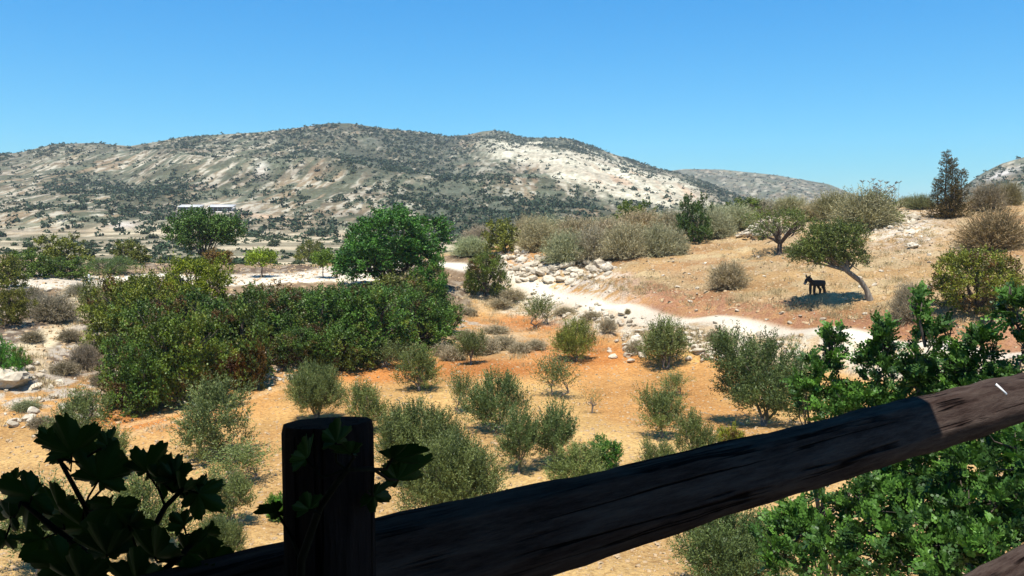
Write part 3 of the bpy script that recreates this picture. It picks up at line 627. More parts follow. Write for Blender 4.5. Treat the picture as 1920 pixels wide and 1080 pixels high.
# left background bushes
G_L = 'bushes on the rise at the far left'
for k, px, row, wp, hp, col, lab in [
 ('far_a', 120, 500, 100, 56, (2.0, 1.4, 1.1), 'olive-brown domed bush on the left rise'),
 ('far_a', 247, 495, 72, 44, (1.8, 1.25, 1.2), 'brown bush left of the round carob'),
 ('far_a', 60, 520, 90, 50, (1.2, 1.2, 1.0), 'dark green bush below the domed brown one'),
 ('far_a', 130, 522, 90, 38, (1.2, 1.2, 1.1), 'low green bush above the white track end'),
 ('fine_a', 205, 515, 110, 34, (.8, .95, .8), 'long soft green bush beside the white track'),
 ('far_a', 15, 540, 70, 60, (1.9, 1.3, 1.1), 'brown bush at the left picture edge above the slope'),
 ('mastic_a', 20, 610, 80, 80, (2.0, 1.2, 1.0), 'rusty green bush at the left edge over the dirt path'),
 ('dry_a', 100, 600, 110, 60, (.75, .7, .68), 'grey dry bush beside the dirt path'),
 ('dry_a', 150, 560, 70, 36, (.85, .82, .8), 'pale grey thorn bush on the rocky end of the track'),
 ('dry_b', 160, 690, 70, 60, (.7, .62, .6), 'purplish grey dead bush on the stony slope'),
 ('dry_b', 60, 575, 70, 50, (.7, .65, .62), 'dull grey bush behind the dry one at left'),
 ('mastic_b', 15, 722, 70, 95, (1.0, 1.9, 1.2), 'bright green leafy bush cut by the left picture edge'),
 ('far_a', 580, 492, 60, 40, (1.9, 1.3, 1.3), 'brown bush beyond the yard beside the tall carob'),
 ('dry_small', 50, 770, 60, 22, (.6, .7, .5), 'low green weeds on the stony slope bottom'),
]: plant(k, 'bush', px, row, wp, hp, lab, 'bush', G_L, col)
# scrub mass on the knoll and around the orchard edge
DB = [(885, 480, 80, 40, 'pale dry bush left of the round green bush at the road bend'), (900, 455, 70, 36, 'small pale bush between tall carob and rusty olive bush'),
 (1010, 470, 90, 70, 'tall grey bush at the left end of the scrub above the rubble'), (1060, 492, 90, 66, 'grey bush standing directly on the pale rubble bank'), (1110, 490, 100, 75, 'wide grey bush touching the right part of the rubble bank'),
 (1170, 486, 100, 78, 'biggest bush at the front edge of the grey scrub'), (1230, 482, 90, 72, 'grey bush at the front where scrub meets orange field'), (1260, 478, 70, 55, 'last front bush of the scrub left of the narrow dark tree'),
 (1140, 455, 110, 50, 'grey bush in the second row above the widest front bush'), (1200, 445, 110, 55, 'grey bush in the second row below the green dome bush'), (1260, 440, 90, 50, 'grey bush touching the left side of the narrow dark tree'),
 (1080, 452, 100, 52, 'grey bush in the second row above the rubble bank'), (1030, 440, 90, 50, 'grey bush on the left skyline of the scrub'), (990, 450, 70, 60, 'grey bush just right of the rusty olive bush'),
 (1340, 448, 80, 62, 'greenish grey bush right of the narrow dark tree'), (1380, 430, 90, 50, 'greenish grey bush left of the tall stone heap'), (1420, 410, 90, 48, 'skyline bush above the tall stone heap'),
 (1340, 420, 90, 46, 'skyline bush above and right of the narrow dark tree'), (1480, 400, 80, 38, 'low skyline bush above the open crowned tree'), (1530, 412, 70, 40, 'low bush left of the olive-tan skyline bush'),
 (1250, 415, 100, 36, 'skyline bush just right of the green dome bush'), (1150, 420, 110, 38, 'skyline bush just left of the green dome bush')]
for i, (px, row, wp, hp, lab) in enumerate(DB):
    plant('dry_b' if i % 3 else 'dry_a', 'dry_bush', px, row, wp * 1.15, hp * 1.1, lab, 'bush', 'grey dry bushes massed on the knoll', (.85 + .2 * prng.random(), .82 + .2 * prng.random(), .70 + .1 * prng.random()))
plant('far_a', 'bush', 945, 470, 80, 56, 'rusty olive bush at the left end of the grey scrub', 'bush', color=(2.2, 1.5, 1.2))
plant('far_a', 'bush', 1400, 412, 90, 40, 'green-grey bush above the open crowned tree', 'bush', color=(1.6, 1.4, 1.3))
plant('dry_b', 'bush', 880, 450, 60, 32, 'small grey-green bush beside the tall carob crown', 'bush', color=(.6, .7, .5))
DW = [(850, 675, 60, 34, 'second grey weed clump from the left below the slim olive patch'), (830, 668, 50, 30, 'leftmost grey weed clump right of the round bent-trunk olive'), (910, 662, 70, 40, 'largest grey weed clump just right of the slim olive'), (945, 655, 60, 34, 'grey weed clump midway between slim olive and orange soil'), (975, 662, 50, 26, 'low grey weed clump near the right end of the weed patch'), (1005, 655, 50, 22, 'last weed clump at the right end against the orange soil'), (870, 640, 50, 26, 'weed clump directly behind the slim olive'), (930, 625, 60, 20, 'flat weed clump at the top of the weed patch'),
 (1140, 622, 40, 34, 'upright grey weed clump between two olives under the road'), (1190, 665, 44, 34, 'grey weed clump left of the large olive by the stone bank'), (1110, 600, 46, 20, 'low grey weeds on the bank right of the highest olive'), (1060, 590, 50, 18, 'low weeds directly above the highest small olive'),
 (1360, 650, 40, 34, 'weed clump left of the tallest olive crown'), (940, 575, 50, 20, 'yellowish weeds below the round green bush at the bend'), (960, 560, 60, 22, 'grey weeds right beside the road bend bush'), (880, 590, 40, 18, 'dry weeds at the right tip of the green thicket'), (1340, 640, 36, 26, 'small weeds on top of the tumbled stone bank'),
 (60, 640, 50, 26, 'dry weed clump beside the dirt path at left'), (190, 660, 50, 40, 'grey weeds against the left flank of the thicket'), (130, 640, 50, 30, 'weeds right of the dirt path on the left slope'), (120, 700, 60, 30, 'grey weeds in the middle of the stony slope'), (40, 690, 50, 26, 'weeds above the big white boulder'), (190, 725, 50, 34, 'weeds between stony slope and thicket'), (80, 800, 60, 24, 'low weeds at the bottom of the stony slope'), (150, 765, 60, 24, 'weeds on the slope above the hazy pale olive')]
for i, (px, row, wp, hp, lab) in enumerate(DW):
    cc = (.9, .82, .72) if px > 250 else (.62, .56, .5)
    plant('dry_small', 'dry_weed', px, row, wp, hp, lab, 'weeds', 'dry weeds along the orchard edge', cc)
# bright broad-leaved bushes near the rail
plant('mastic_c', 'fig_bush', 1135, 880, 78, 66, 'bright green fig bush above the middle of the rail', 'bush', color=(.7, 1.25, .8))
plant('mastic_c', 'bush', 1130, 925, 90, 40, 'yellow-green undergrowth in front of the fig bush', 'bush', color=(1.6, 1.7, .6))
plant('mastic_c', 'bush', 1368, 850, 60, 56, 'yellow leaved small shrub over the rail', 'bush', color=(2.8, 1.9, .5))
plant('mastic_c', 'bush', 1425, 838, 50, 26, 'small bright green sprout left on the rail skyline', 'bush', color=(1.3, 2.2, .8))
plant('mastic_c', 'bush', 525, 975, 60, 60, 'little green shrub peeking out left of the round post', 'bush', color=(.9, 1.6, .7))
# leaning tree with the donkey's shade
rng = rs(77); bs, bd = hit(1630, 566)
S = bd / FP
tp = lambda px, row, dy=0: np.array(((px - 1630) * S, dy, (566 - row) * S))
mb = MB()
path = [tp(1634, 574), tp(1630, 566), tp(1624, 548), tp(1612, 532, -.1), tp(1596, 521, -.2), tp(1583, 512, -.3), tp(1574, 500, -.3), tp(1568, 488, -.2)]
mb.tube(path, [.30, .26, .20, .18, .17, .16, .12, .07], 9, wob=.18, rng=rng)
blobs = [(*tp(1540, 470), 1.9, 1.7, 1.25), (*tp(1580, 452), 1.5, 1.5, 1.15), (*tp(1520, 480), 1.5, 1.5, .7), (*tp(1505, 478), 1.1, 1.2, .6), (*tp(1590, 478), 1.0, 1.2, .9), (*tp(1555, 446), 1.5, 1.3, .8), (*tp(1545, 490, -.2), 1.7, 1.2, .5), (*tp(1500, 490), .9, 1.2, .45), (*tp(1600, 492), .8, .9, .5)]
for b in blobs:
    a = path[5]; e = np.array(b[:3]); mb.tube([a, a * .5 + e * .5 + rng.randn(3) * .15, e], [.11, .07, .02], 5, wob=.2, rng=rng)
    for q in range(3):
        m_ = a * .45 + e * .55; f_ = e + rng.randn(3) * .6; mb.tube([m_, (m_ + f_) / 2 + rng.randn(3) * .1, f_], [.045, .03, .01], 4)
V, F, t = crown(rng, blobs, 460, 9, .30, .34, 10, .10, .06, .35, .75, .35)
e = obj('leaning_tree', None, loc=tuple(bs)); tag(e, 'leaning tree with a bent bare trunk shading the donkey', 'tree')
o = obj('trunk', mb.mesh('trunk', M_BARK, True), e); o = obj('crown', leafmesh('crown', V, F, t, M_LENT), e); o.color = (1.35, 1.1, 1.4, 1)
# seed stalks above the biggest bush
rng = rs(5); mb = MB(); b0, bd = hit(1620, 432)
for q in range(26):
    px = 1612 + (q * 37 % 76); x0 = (px - 1620) * bd / FP; top = (432 - (338 + rng.rand() * 26)) * bd / FP; y0 = rng.randn() * .8
    mb.tube([(x0, y0, 2.2), (x0 + .1 * rng.randn(), y0, top)], [.02, .012], 3, cap=False)
    for j in range(6):
        a = rng.rand() * 6.28; mb.tube([(x0, y0, top - .1), (x0 + .28 * math.cos(a), y0 + .28 * math.sin(a), top + .12)], [.03, .03], 3, cap=False)
e = obj('seed_stalks', mb.mesh('seed_stalks', M_BARK), loc=tuple(b0)); tag(e, 'thin tall seed stalks sticking out above the biggest tan bush', 'plant')
# ------------------------------------------------------------------ stones
def stonemesh(seed, sub=2):
    import bmesh
    bm = bmesh.new(); bmesh.ops.create_icosphere(bm, subdivisions=sub, radius=.5); rng = rs(seed)
    ax = [unit(rng.randn(3)) for _ in range(7)]; cutd = .30 + .12 * rng.rand(7)
    for v in bm.verts:
        p = np.array(v.co)
        for a_, c_ in zip(ax, cutd):
            k = p @ a_
            if k > c_: p = p - a_ * (k - c_) * .9
        v.co = p * (1 + .08 * rng.randn())
    me = bpy.data.meshes.new('stone'); bm.to_mesh(me); bm.free(); me.materials.append(M_ROCK); return me
STN = [stonemesh(s) for s in range(6)]
def stone(parent, P, s, rng, flat=.7):
    o = bpy.data.objects.new('stone', STN[rng.randint(6)]); COL.objects.link(o); o.parent = parent
    o.location = P; o.scale = (s * (.8 + .6 * rng.rand()), s * (.8 + .5 * rng.rand()), s * flat * (.7 + .5 * rng.rand())); o.rotation_euler = (rng.rand() * .5, rng.rand() * .5, rng.rand() * 6.28); return o
def scatter(parent, pts, n, sz, seed, jx=1., rel=None):
    rng = rs(seed); 
    for i in range(n):
        k = rng.randint(len(pts)); px, row, sx, sy = pts[k]
        P, d = hit(px + rng.randn() * sx, row + rng.randn() * sy)
        s = sz[0] + (sz[1] - sz[0]) * rng.rand() ** 2.2
        P[2] += s * .12
        if rel is not None: P = P - rel
        stone(parent, P, s, rng)
def heap(name, label, px, row, pts, n, sz, seed):
    P, d = hit(px, row); e = obj(name, None, loc=tuple(P)); tag(e, label, 'stones'); scatter(e, pts, n, sz, seed, rel=P); return e
heap('rubble_bank', 'long bank of pale rubble above the bend of the white road', 1020, 520, [(960, 490, 18, 9), (1000, 497, 22, 10), (1040, 500, 25, 10), (1080, 512, 25, 9), (1120, 508, 20, 7), (980, 515, 22, 8), (1050, 525, 35, 7)], 230, (.25, 1.25), 1)
P0, d0 = hit(1452, 446)
e = obj('stone_heap', None, loc=tuple(P0)); tag(e, 'tall heap of pale stones behind the open crowned tree', 'stones'); rng = rs(4)
for i in range(130):
    a = rng.rand() * 6.28; r_ = rng.rand() ** .5; z = (1 - r_) * 2.7 * (rng.rand() ** .3)
    stone(e, (math.cos(a) * r_ * 3.2 - .3, math.sin(a) * r_ * 2.2 + 1.5, z + .1), .35 + .55 * rng.rand(), rng)
heap('stone_heap', 'low line of field stones at the foot of the tan bush', 1690, 430, [(1680, 425, 18, 5), (1700, 415, 16, 5)], 60, (.4, 1.0), 6)
heap('stone_bank', 'tumbled stone bank holding up the road behind the olives', 1310, 660, [(1320, 650, 20, 12), (1300, 640, 20, 10), (1230, 655, 30, 12), (1185, 655, 25, 9), (1340, 665, 18, 7), (1400, 655, 40, 12)], 150, (.25, .75), 7)
heap('stone_bank', 'stony bank under the upper stretch of white road', 1100, 600, [(1060, 575, 40, 9), (1130, 595, 25, 12), (990, 565, 25, 8), (1180, 620, 25, 12)], 130, (.2, .65), 8)
heap('stone_edge', 'pale stones along the thicket foot beside the orchard', 500, 720, [(500, 712, 28, 8), (540, 706, 22, 6), (690, 688, 30, 4), (350, 750, 20, 5)], 110, (.12, .4), 9)
heap('stone_slope', 'pale stones strewn over the slope at far left', 110, 730, [(60, 715, 30, 20), (120, 740, 40, 25), (185, 650, 14, 25), (150, 780, 30, 20), (60, 800, 30, 15), (200, 610, 12, 15), (100, 560, 20, 8)], 170, (.12, .6), 10)
scatter(GROUND, [(1690, 420, 35, 18), (1720, 450, 30, 18), (1650, 480, 60, 25), (1540, 530, 80, 30), (1300, 540, 90, 22), (1450, 600, 140, 8), (1330, 500, 70, 15), (1150, 550, 70, 14)], 295, (.07, .42), 12)
# white boulders that stand alone
for px, row, s, lab in [(16, 722, 1.7, 'big white boulder cut by the left picture edge'), (101, 745, .38, 'single white stone lying on the grey slope'), (1711, 463, .9, 'pale round boulder on the right of the knoll field'), (1195, 640, 1.0, 'flat white slab lying below the road'), (1330, 668, .9, 'largest pale block of the bank left of the tallest olive')]:
    P, d = hit(px, row + 4); o = obj('boulder', stonemesh(int(px), 3), loc=(P[0], P[1], P[2] + s * .25)); o.scale = (s * 1.2, s, s * .7); tag(o, lab, 'boulder')
# pebbles and clods: one mass
rng = rs(99); n = 33000
d = np.exp(rng.rand(n) * (math.log(105) - math.log(21)) + math.log(21)); tx = (rng.rand(n) * 1.4 - .7); x = tx * d
z = H(x, d); dr_, _ = pdist(x, d, ROAD); keep = (dr_ > 2.2) ; x, d, z = x[keep], d[keep], z[keep]; n = len(x)
s = (.012 + .09 * rng.rand(n) ** 5 + .0005 * d) * (1 + (z > 1.2) * .8)
oc = np.array([(1, .1, -.3), (.1, 1, -.3), (-1, 0, -.3), (0, -1, -.3), (.6, .45, .45), (-.5, .6, .5), (-.55, -.5, .4), (.5, -.6, .5)])
an = rng.rand(n) * 6.283; ca, sa = np.cos(an)[:, None], np.sin(an)[:, None]; P8 = oc[None] * s[:, None, None] * (.7 + .5 * rng.rand(n, 8, 1)) * (.6 + .8 * rng.rand(n, 1, 3))
P8 = np.stack([P8[..., 0] * ca - P8[..., 1] * sa, P8[..., 0] * sa + P8[..., 1] * ca, P8[..., 2]], -1); V = np.c_[x, d, z][:, None] + P8
f = np.array([(0, 1, 5, 4), (1, 2, 6, 5), (2, 3, 7, 6), (3, 0, 4, 7), (4, 5, 6, 7)]); F = (np.arange(n)[:, None, None] * 8 + f[None]).reshape(-1, 4)
obj('pebbles', mesh('pebbles', V.reshape(-1, 3), F, rockmat('chips', (.40, .27, .15), (.60, .46, .29), 9)), kind='stuff')
# dry grass on the banks
rng = rs(98); n = 26000; pk = np.array([(910, 640, 110, 24), (1100, 600, 90, 22), (1250, 630, 60, 14), (950, 570, 60, 12), (80, 740, 90, 60), (1300, 575, 160, 14), (1600, 600, 140, 12), (1150, 540, 80, 14), (1700, 440, 50, 30), (1600, 520, 140, 40), (1400, 640, 70, 12), (180, 620, 30, 60)])
k = rng.choice(len(pk), 900); qp = pk[k, 0] + rng.randn(900) * pk[k, 2]; qr = pk[k, 1] + rng.randn(900) * pk[k, 3]
pts = []
for a_, b_ in zip(qp, qr):
    if b_ < 425: continue
    P, dd = hit(a_, b_); pts.append(P)
pts = np.array(pts); drr, _ = pdist(pts[:, 0], pts[:, 1], ROAD); dy2, _ = pdist(pts[:, 0], pts[:, 1], YARD); pts = pts[(drr > 2.4) & (dy2 > 5)]
i = rng.randint(len(pts), size=n); p = pts[i] + rng.randn(n, 3) * (.28, .28, 0); p[:, 2] = pts[i][:, 2] - .03
ld = unit(rng.randn(n, 3) * .5 + (0, 0, 1)); V, F = leafquads(p, ld, .2 + .3 * rng.rand(n), .03, rng)
g_ = obj('dry_grass', leafmesh('dry_grass', V, F, np.repeat(rng.rand(n), 4), M_DRY), kind='stuff'); g_.color = (1.15, 1.0, .75, 1)
# ------------------------------------------------------------------ scrub trees on the hills
def dome(seed, nq, q=.55, trunk=False):
    rng = rs(seed); u = unit(rng.randn(nq, 3)); u[:, 2] = np.abs(u[:, 2]) * 1.0; B = rs(seed + 1).randn(5, 3) * (.35, .35, .15); k = rng.randint(5, size=nq)
    p = u * (.55 + .25 * rng.rand(nq, 1)) * (.8, .8, .75) + B[k] * .7; p[:, 2] = np.maximum(p[:, 2] + .15, .05)
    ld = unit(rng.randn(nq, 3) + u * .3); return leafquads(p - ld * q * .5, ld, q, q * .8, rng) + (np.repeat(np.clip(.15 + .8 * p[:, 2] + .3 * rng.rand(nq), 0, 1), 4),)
def sample(HM, n, seed, dfun):
    T, S, X, Y, Z, PX, RW = HM; rng = rs(seed); ny, nx = X.shape; res = []
    jmax = int(ny * .8)
    while len(res) < n:
        i = rng.randint(0, nx - 1, 4000); j = rng.randint(1, jmax, 4000)
        px = PX[j, i]; rw = RW[j, i]; pr = dfun(px, rw) * (px > -60) * (px < 1980)
        # even spread over the ground rather than the grid
        ok = rng.rand(4000) < pr
        a, b = rng.rand(4000), rng.rand(4000)
        x = X[j, i] + (X[j, i + 1] - X[j, i]) * a; y = Y[j, i] + (Y[j + 1, i] - Y[j, i]) * b; z = Z[j, i] * (1 - b) + Z[j + 1, i] * b
        res += [q for q, k in zip(np.c_[x, y, z, px, rw], ok) if k]
    return np.array(res[:n])
def d1(px, rw):
    n_ = fbm(px * .02, rw * .045, 9, 4); s_ = scar(px, rw)
    return dens(px, rw) * (.22 + .78 * sm(.40, .6, n_ + .14 * (dens(px, rw) - .4))) * (1 - .5 * s_) * .9
A1 = sample(H1, 15500, 1, d1)
A2 = sample(H2, 2200, 2, lambda p, r: .8 + 0 * p); A3 = sample(H3, 700, 3, lambda p, r: .8 + 0 * p)
rng = rs(17); near = np.argsort(A1[:, 1] - rng.rand(len(A1)) * 60)[:230]
mask = np.zeros(len(A1), bool); mask[near] = True
# valley trees between the yard and the hill foot
vt = []
while len(vt) < 70:
    d_ = 125 + 170 * prng.random(); t_ = -.66 + .95 * prng.random(); x_ = t_ * d_
    vt.append((x_, d_, float(H(x_, d_)[0])))
mats_far = []
Vh, Fh, th = dome(1, 150, .34); 
mbt = MB(); mbt.tube([(0, 0, -.1), (.03, 0, .5)], [.07, .04], 5)
HT = []
for s_ in range(3):
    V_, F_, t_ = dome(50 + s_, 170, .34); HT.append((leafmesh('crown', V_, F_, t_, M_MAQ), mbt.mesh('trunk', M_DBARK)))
def hilltree(x, y, z, r_, lab, grp):
    e = bpy.data.objects.new('hillside_tree', None); COL.objects.link(e); e.location = (x, y, z - .2); f = r_ * prng.uniform(.85, 1.15); e.scale = (f, f, f * prng.uniform(.8, 1.15)); e.rotation_euler = (0, 0, prng.random() * 6.28)
    cm, tm = HT[prng.randrange(3)]
    c = prng.uniform(.7, 1.3)
    for nm, me in (('trunk', tm), ('crown', cm)):
        o = bpy.data.objects.new(nm, me); COL.objects.link(o); o.parent = e; o.color = (c * prng.uniform(.9, 1.25), c, c * .9, 1)
    tag(e, lab, 'tree', grp)
for q in A1[near]:
    px_, rw_ = q[3], q[4]; rr_ = 1.9 + 1.5 * prng.random()
    where = ('at the left picture edge below the ridge' if px_ < 130 else 'left of the round dark carob' if px_ < 310 else 'directly below the two long sheds' if px_ < 460 else 'right of the two long sheds' if px_ < 640 else 'right behind the tall dense carob' if px_ < 860 else 'above the rusty olive bush' if px_ < 1010 else 'above the left part of the grey scrub' if px_ < 1160 else 'below the pale rock scar')
    lab = ('big' if rr_ > 2.9 else 'middling' if rr_ > 2.35 else 'small') + ' dark hillside tree ' + where
    hilltree(q[0], q[1], q[2], rr_, lab, 'scattered trees on the lower hillside')
for x_, y_, z_ in vt:
    rr_ = 1.2 + 1.2 * prng.random(); t_ = 960 + x_ / y_ * FP
    hilltree(x_, y_, z_, rr_, ('larger' if rr_ > 1.8 else 'small') + ' dark tree on the ' + ('far' if y_ > 210 else 'near') + ' pale terraces ' + ('at the left edge' if t_ < 200 else 'around the round dark carob' if t_ < 450 else 'behind the white yard' if t_ < 640 else 'behind the tall carob' if t_ < 880 else 'behind the grey scrub'), 'trees on the valley terraces')
def mass(name, Aq, seed, r0, r1, nq=30):
    rng = rs(seed); n = len(Aq); D = [dome(s, nq, .62) for s in range(4)]; k = rng.randint(4, size=n); ang = rng.rand(n) * 6.28; r_ = r0 + (r1 - r0) * rng.rand(n) ** 1.8
    VV = np.empty((n, nq * 4, 3)); TT = np.empty((n, nq * 4))
    for i in range(n):
        V_, F_, t_ = D[k[i]]; c_, s_ = math.cos(ang[i]), math.sin(ang[i])
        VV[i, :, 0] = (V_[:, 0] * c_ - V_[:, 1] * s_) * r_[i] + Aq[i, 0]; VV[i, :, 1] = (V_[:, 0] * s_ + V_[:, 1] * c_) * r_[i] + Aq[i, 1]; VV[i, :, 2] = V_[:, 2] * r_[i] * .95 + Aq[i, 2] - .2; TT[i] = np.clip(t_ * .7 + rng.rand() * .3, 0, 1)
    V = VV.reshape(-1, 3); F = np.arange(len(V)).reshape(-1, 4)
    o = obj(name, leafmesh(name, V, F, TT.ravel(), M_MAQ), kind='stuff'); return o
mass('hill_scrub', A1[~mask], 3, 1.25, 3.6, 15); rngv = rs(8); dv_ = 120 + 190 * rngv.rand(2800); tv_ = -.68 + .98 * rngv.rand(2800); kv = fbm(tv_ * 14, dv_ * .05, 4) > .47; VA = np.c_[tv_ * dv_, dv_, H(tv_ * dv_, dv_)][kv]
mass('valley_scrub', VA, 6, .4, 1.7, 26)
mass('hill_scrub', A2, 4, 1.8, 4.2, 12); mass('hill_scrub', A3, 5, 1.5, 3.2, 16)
# ------------------------------------------------------------------ sheds on the hill
def onhill(px, row, HM=H1):
    T, S, X, Y, Z, PX, RW = HM; jm = int(X.shape[0] * .8); q = np.hypot(PX[:jm] - px, RW[:jm] - row); j, i = np.unravel_index(np.argmin(q), q.shape); return np.array((X[j, i], Y[j, i], Z[j, i]))
M_ROOF = plain('shed_roof', (.5, .49, .46), .8); M_WALL = plain('shed_wall', (.5, .47, .42), .9); M_DARK = plain('shed_inside', (.03, .03, .03), .9)
for px, w_, lab in ((359, 40, 'left one of two long low sheds on the hillside'), (416, 44, 'right one of two long low sheds on the hillside')):
    P = onhill(px, 397); S_ = P[1] / FP; L_ = w_ * S_; e = obj('shed', None, loc=(P[0], P[1], P[2])); tag(e, lab, 'shed', 'long low sheds halfway up the hill')
    m = MB(); m.box((0, 3, 1.6), L_, .3, 3.2); m.box((-L_ / 2, 0, 1.4), .3, 5.9, 2.8); m.box((L_ / 2, 0, 1.4), .3, 5.9, 2.8); obj('wall', m.mesh('wall', M_WALL), e)
    m = MB(); V = [(-L_ / 2 - .5, -3.6, 2.5), (L_ / 2 + .5, -3.6, 2.5), (L_ / 2 + .5, 3.8, 3.9), (-L_ / 2 - .5, 3.8, 3.9)]; V += [(a_, b_, c_ + .3) for a_, b_, c_ in V]
    m.add(V, [(0, 3, 2, 1), (4, 5, 6, 7), (0, 1, 5, 4), (1, 2, 6, 5), (2, 3, 7, 6), (3, 0, 4, 7)]); obj('roof', m.mesh('roof', M_ROOF), e)
    for q in range(6):
        m = MB(); m.box((-L_ / 2 + L_ * q / 5 * .98 + .15, -3.1, 1.2), .25, .25, 2.5); obj('post', m.mesh('post', M_WALL), e)
    m = MB(); m.box((0, 1, .1), L_ * .98, 4, .2); m.box((0, -3, -1), L_ + 2, .4, 2.2); obj('base', m.mesh('base', M_WALL), e)
# small white things by the field edge
M_WHITE = plain('white_plastic', (.78, .78, .76), .5)
for px, lab in ((1734, 'left white bucket beside the yellow-green bush'), (1744, 'right white bucket beside the yellow-green bush')):
    P, d = hit(px, 546); m = MB(); m.tube([(0, 0, 0), (0, 0, .05), (0, 0, .34), (0, 0, .36)], [.12, .13, .16, .17], 12, cap=False); e = obj('bucket', m.mesh('bucket', M_WHITE, True), loc=tuple(P)); tag(e, lab, 'bucket', 'white buckets on the field')
    m = MB(); m.tube([(-.16, 0, .34), (-.1, 0, .46), (.1, 0, .46), (.16, 0, .34)], .01, 5); obj('handle', m.mesh('handle', M_WHITE), e)
P, d = hit(167, 529); m = MB(); m.tube([(0, 0, -.1), (0, 0, .55)], [.06, .05], 8); m.tube([(0, 0, .55), (0, 0, .62)], [.09, .08], 8); e = obj('marker_post', m.mesh('marker_post', M_WHITE), loc=tuple(P)); tag(e, 'short white marker post at the start of the white track', 'post')
# ------------------------------------------------------------------ donkey
P, d = hit(1531, 554)
e = obj('donkey', None, loc=(P[0], P[1], P[2])); e.rotation_euler = (0, 0, R(118)); e.scale = (1.5, 1.05, .97); tag(e, 'black donkey standing in the shade of the leaning tree', 'donkey')
J = {  # facing +Y... body axis along +Y (head forward)
 'hip': ((0, -.45, 1.0), .25), 'belly': ((0, -.1, .90), .27), 'chest': ((0, .35, .93), .235), 'withers': ((0, .48, 1.02), .15), 'neck': ((.0, .68, 1.12), .165), 'poll': ((0, .86, 1.27), .115), 'brow': ((0, .97, 1.22), .11), 'muzz': ((0, 1.13, .94), .08), 'nose': ((0, 1.17, .88), .072),
 'rump': ((0, -.62, .98), .15), 'tail': ((0, -.72, .85), .03), 'tail2': ((0, -.76, .6), .025), 'tail3': ((0, -.75, .42), .045)}
for s_, sd in ((-1, 'l'), (1, 'r')):
    J['fs' + sd] = ((s_ * .13, .42, .75), .085); J['fk' + sd] = ((s_ * .12, .43, .43), .085); J['fc' + sd] = ((s_ * .12, .42, .14), .065); J['fh' + sd] = ((s_ * .13, .45, .03), .05)
    J['hs' + sd] = ((s_ * .14, -.42, .78), .12); J['hk' + sd] = ((s_ * .15, -.34, .60), .085); J['ho' + sd] = ((s_ * .13, -.56, .40), .085); J['hc' + sd] = ((s_ * .13, -.53, .14), .065); J['hh' + sd] = ((s_ * .14, -.51, .03), .05)
E = [('hip', 'belly'), ('belly', 'chest'), ('chest', 'withers'), ('withers', 'neck'), ('neck', 'poll'), ('poll', 'brow'), ('brow', 'muzz'), ('muzz', 'nose'), ('hip', 'rump'), ('rump', 'tail'), ('tail', 'tail2'), ('tail2', 'tail3')]
for sd in 'lr': E += [('chest', 'fs' + sd), ('fs' + sd, 'fk' + sd), ('fk' + sd, 'fc' + sd), ('fc' + sd, 'fh' + sd), ('hip', 'hs' + sd), ('hs' + sd, 'hk' + sd), ('hk' + sd, 'ho' + sd), ('ho' + sd, 'hc' + sd), ('hc' + sd, 'hh' + sd)]
nm = list(J); me = bpy.data.meshes.new('body'); me.from_pydata([J[k][0] for k in nm], [(nm.index(a), nm.index(b)) for a, b in E], [])
M_FUR = plain('dark_fur', (.022, .018, .016), .9); M_LIGHT = plain('pale_muzzle', (.25, .22, .2), .9)
me.materials.append(M_FUR); b = obj('body', me, e)
md = b.modifiers.new('skin', 'SKIN'); md.use_smooth_shade = True
for i, k in enumerate(nm): r_ = J[k][1]; me.skin_vertices[0].data[i].radius = (r_, r_); me.skin_vertices[0].data[i].use_root = (k == 'hip')
ms = b.modifiers.new('sub', 'SUBSURF'); ms.levels = ms.render_levels = 2
for s_ in (-1, 1):
    m = MB(); m.tube([(s_ * .06, .88, 1.32), (s_ * .10, .87, 1.42), (s_ * .12, .86, 1.50), (s_ * .13, .87, 1.57)], [.035, .055, .04, .01], 7); o = obj('ear', m.mesh('ear', M_FUR, True), e)
    m = MB(); m.tube([(s_ * .085, 1.0, 1.19), (s_ * .11, 1.01, 1.185)], [.02, .008], 6); obj('eye', m.mesh('eye', M_DARK, True), e)
m = MB(); V = []
for i in range(12):
    s = i / 11; y = .50 + .42 * s; z = 1.15 + .22 * s; V += [(-.02, y, z), (0, y - .05, z + .12), (.02, y, z)]
F = [(3 * i + a_, 3 * i + a_ + 1, 3 * i + a_ + 4, 3 * i + a_ + 3) for i in range(11) for a_ in (0, 1)]; m.add(V, F); obj('mane', m.mesh('mane', M_FUR), e)
m = MB(); m.tube([(0, 1.13, .93), (0, 1.19, .865), (0, 1.205, .85)], [.084, .078, .04], 8); obj('muzzle', m.mesh('muzzle', M_LIGHT, True), e)
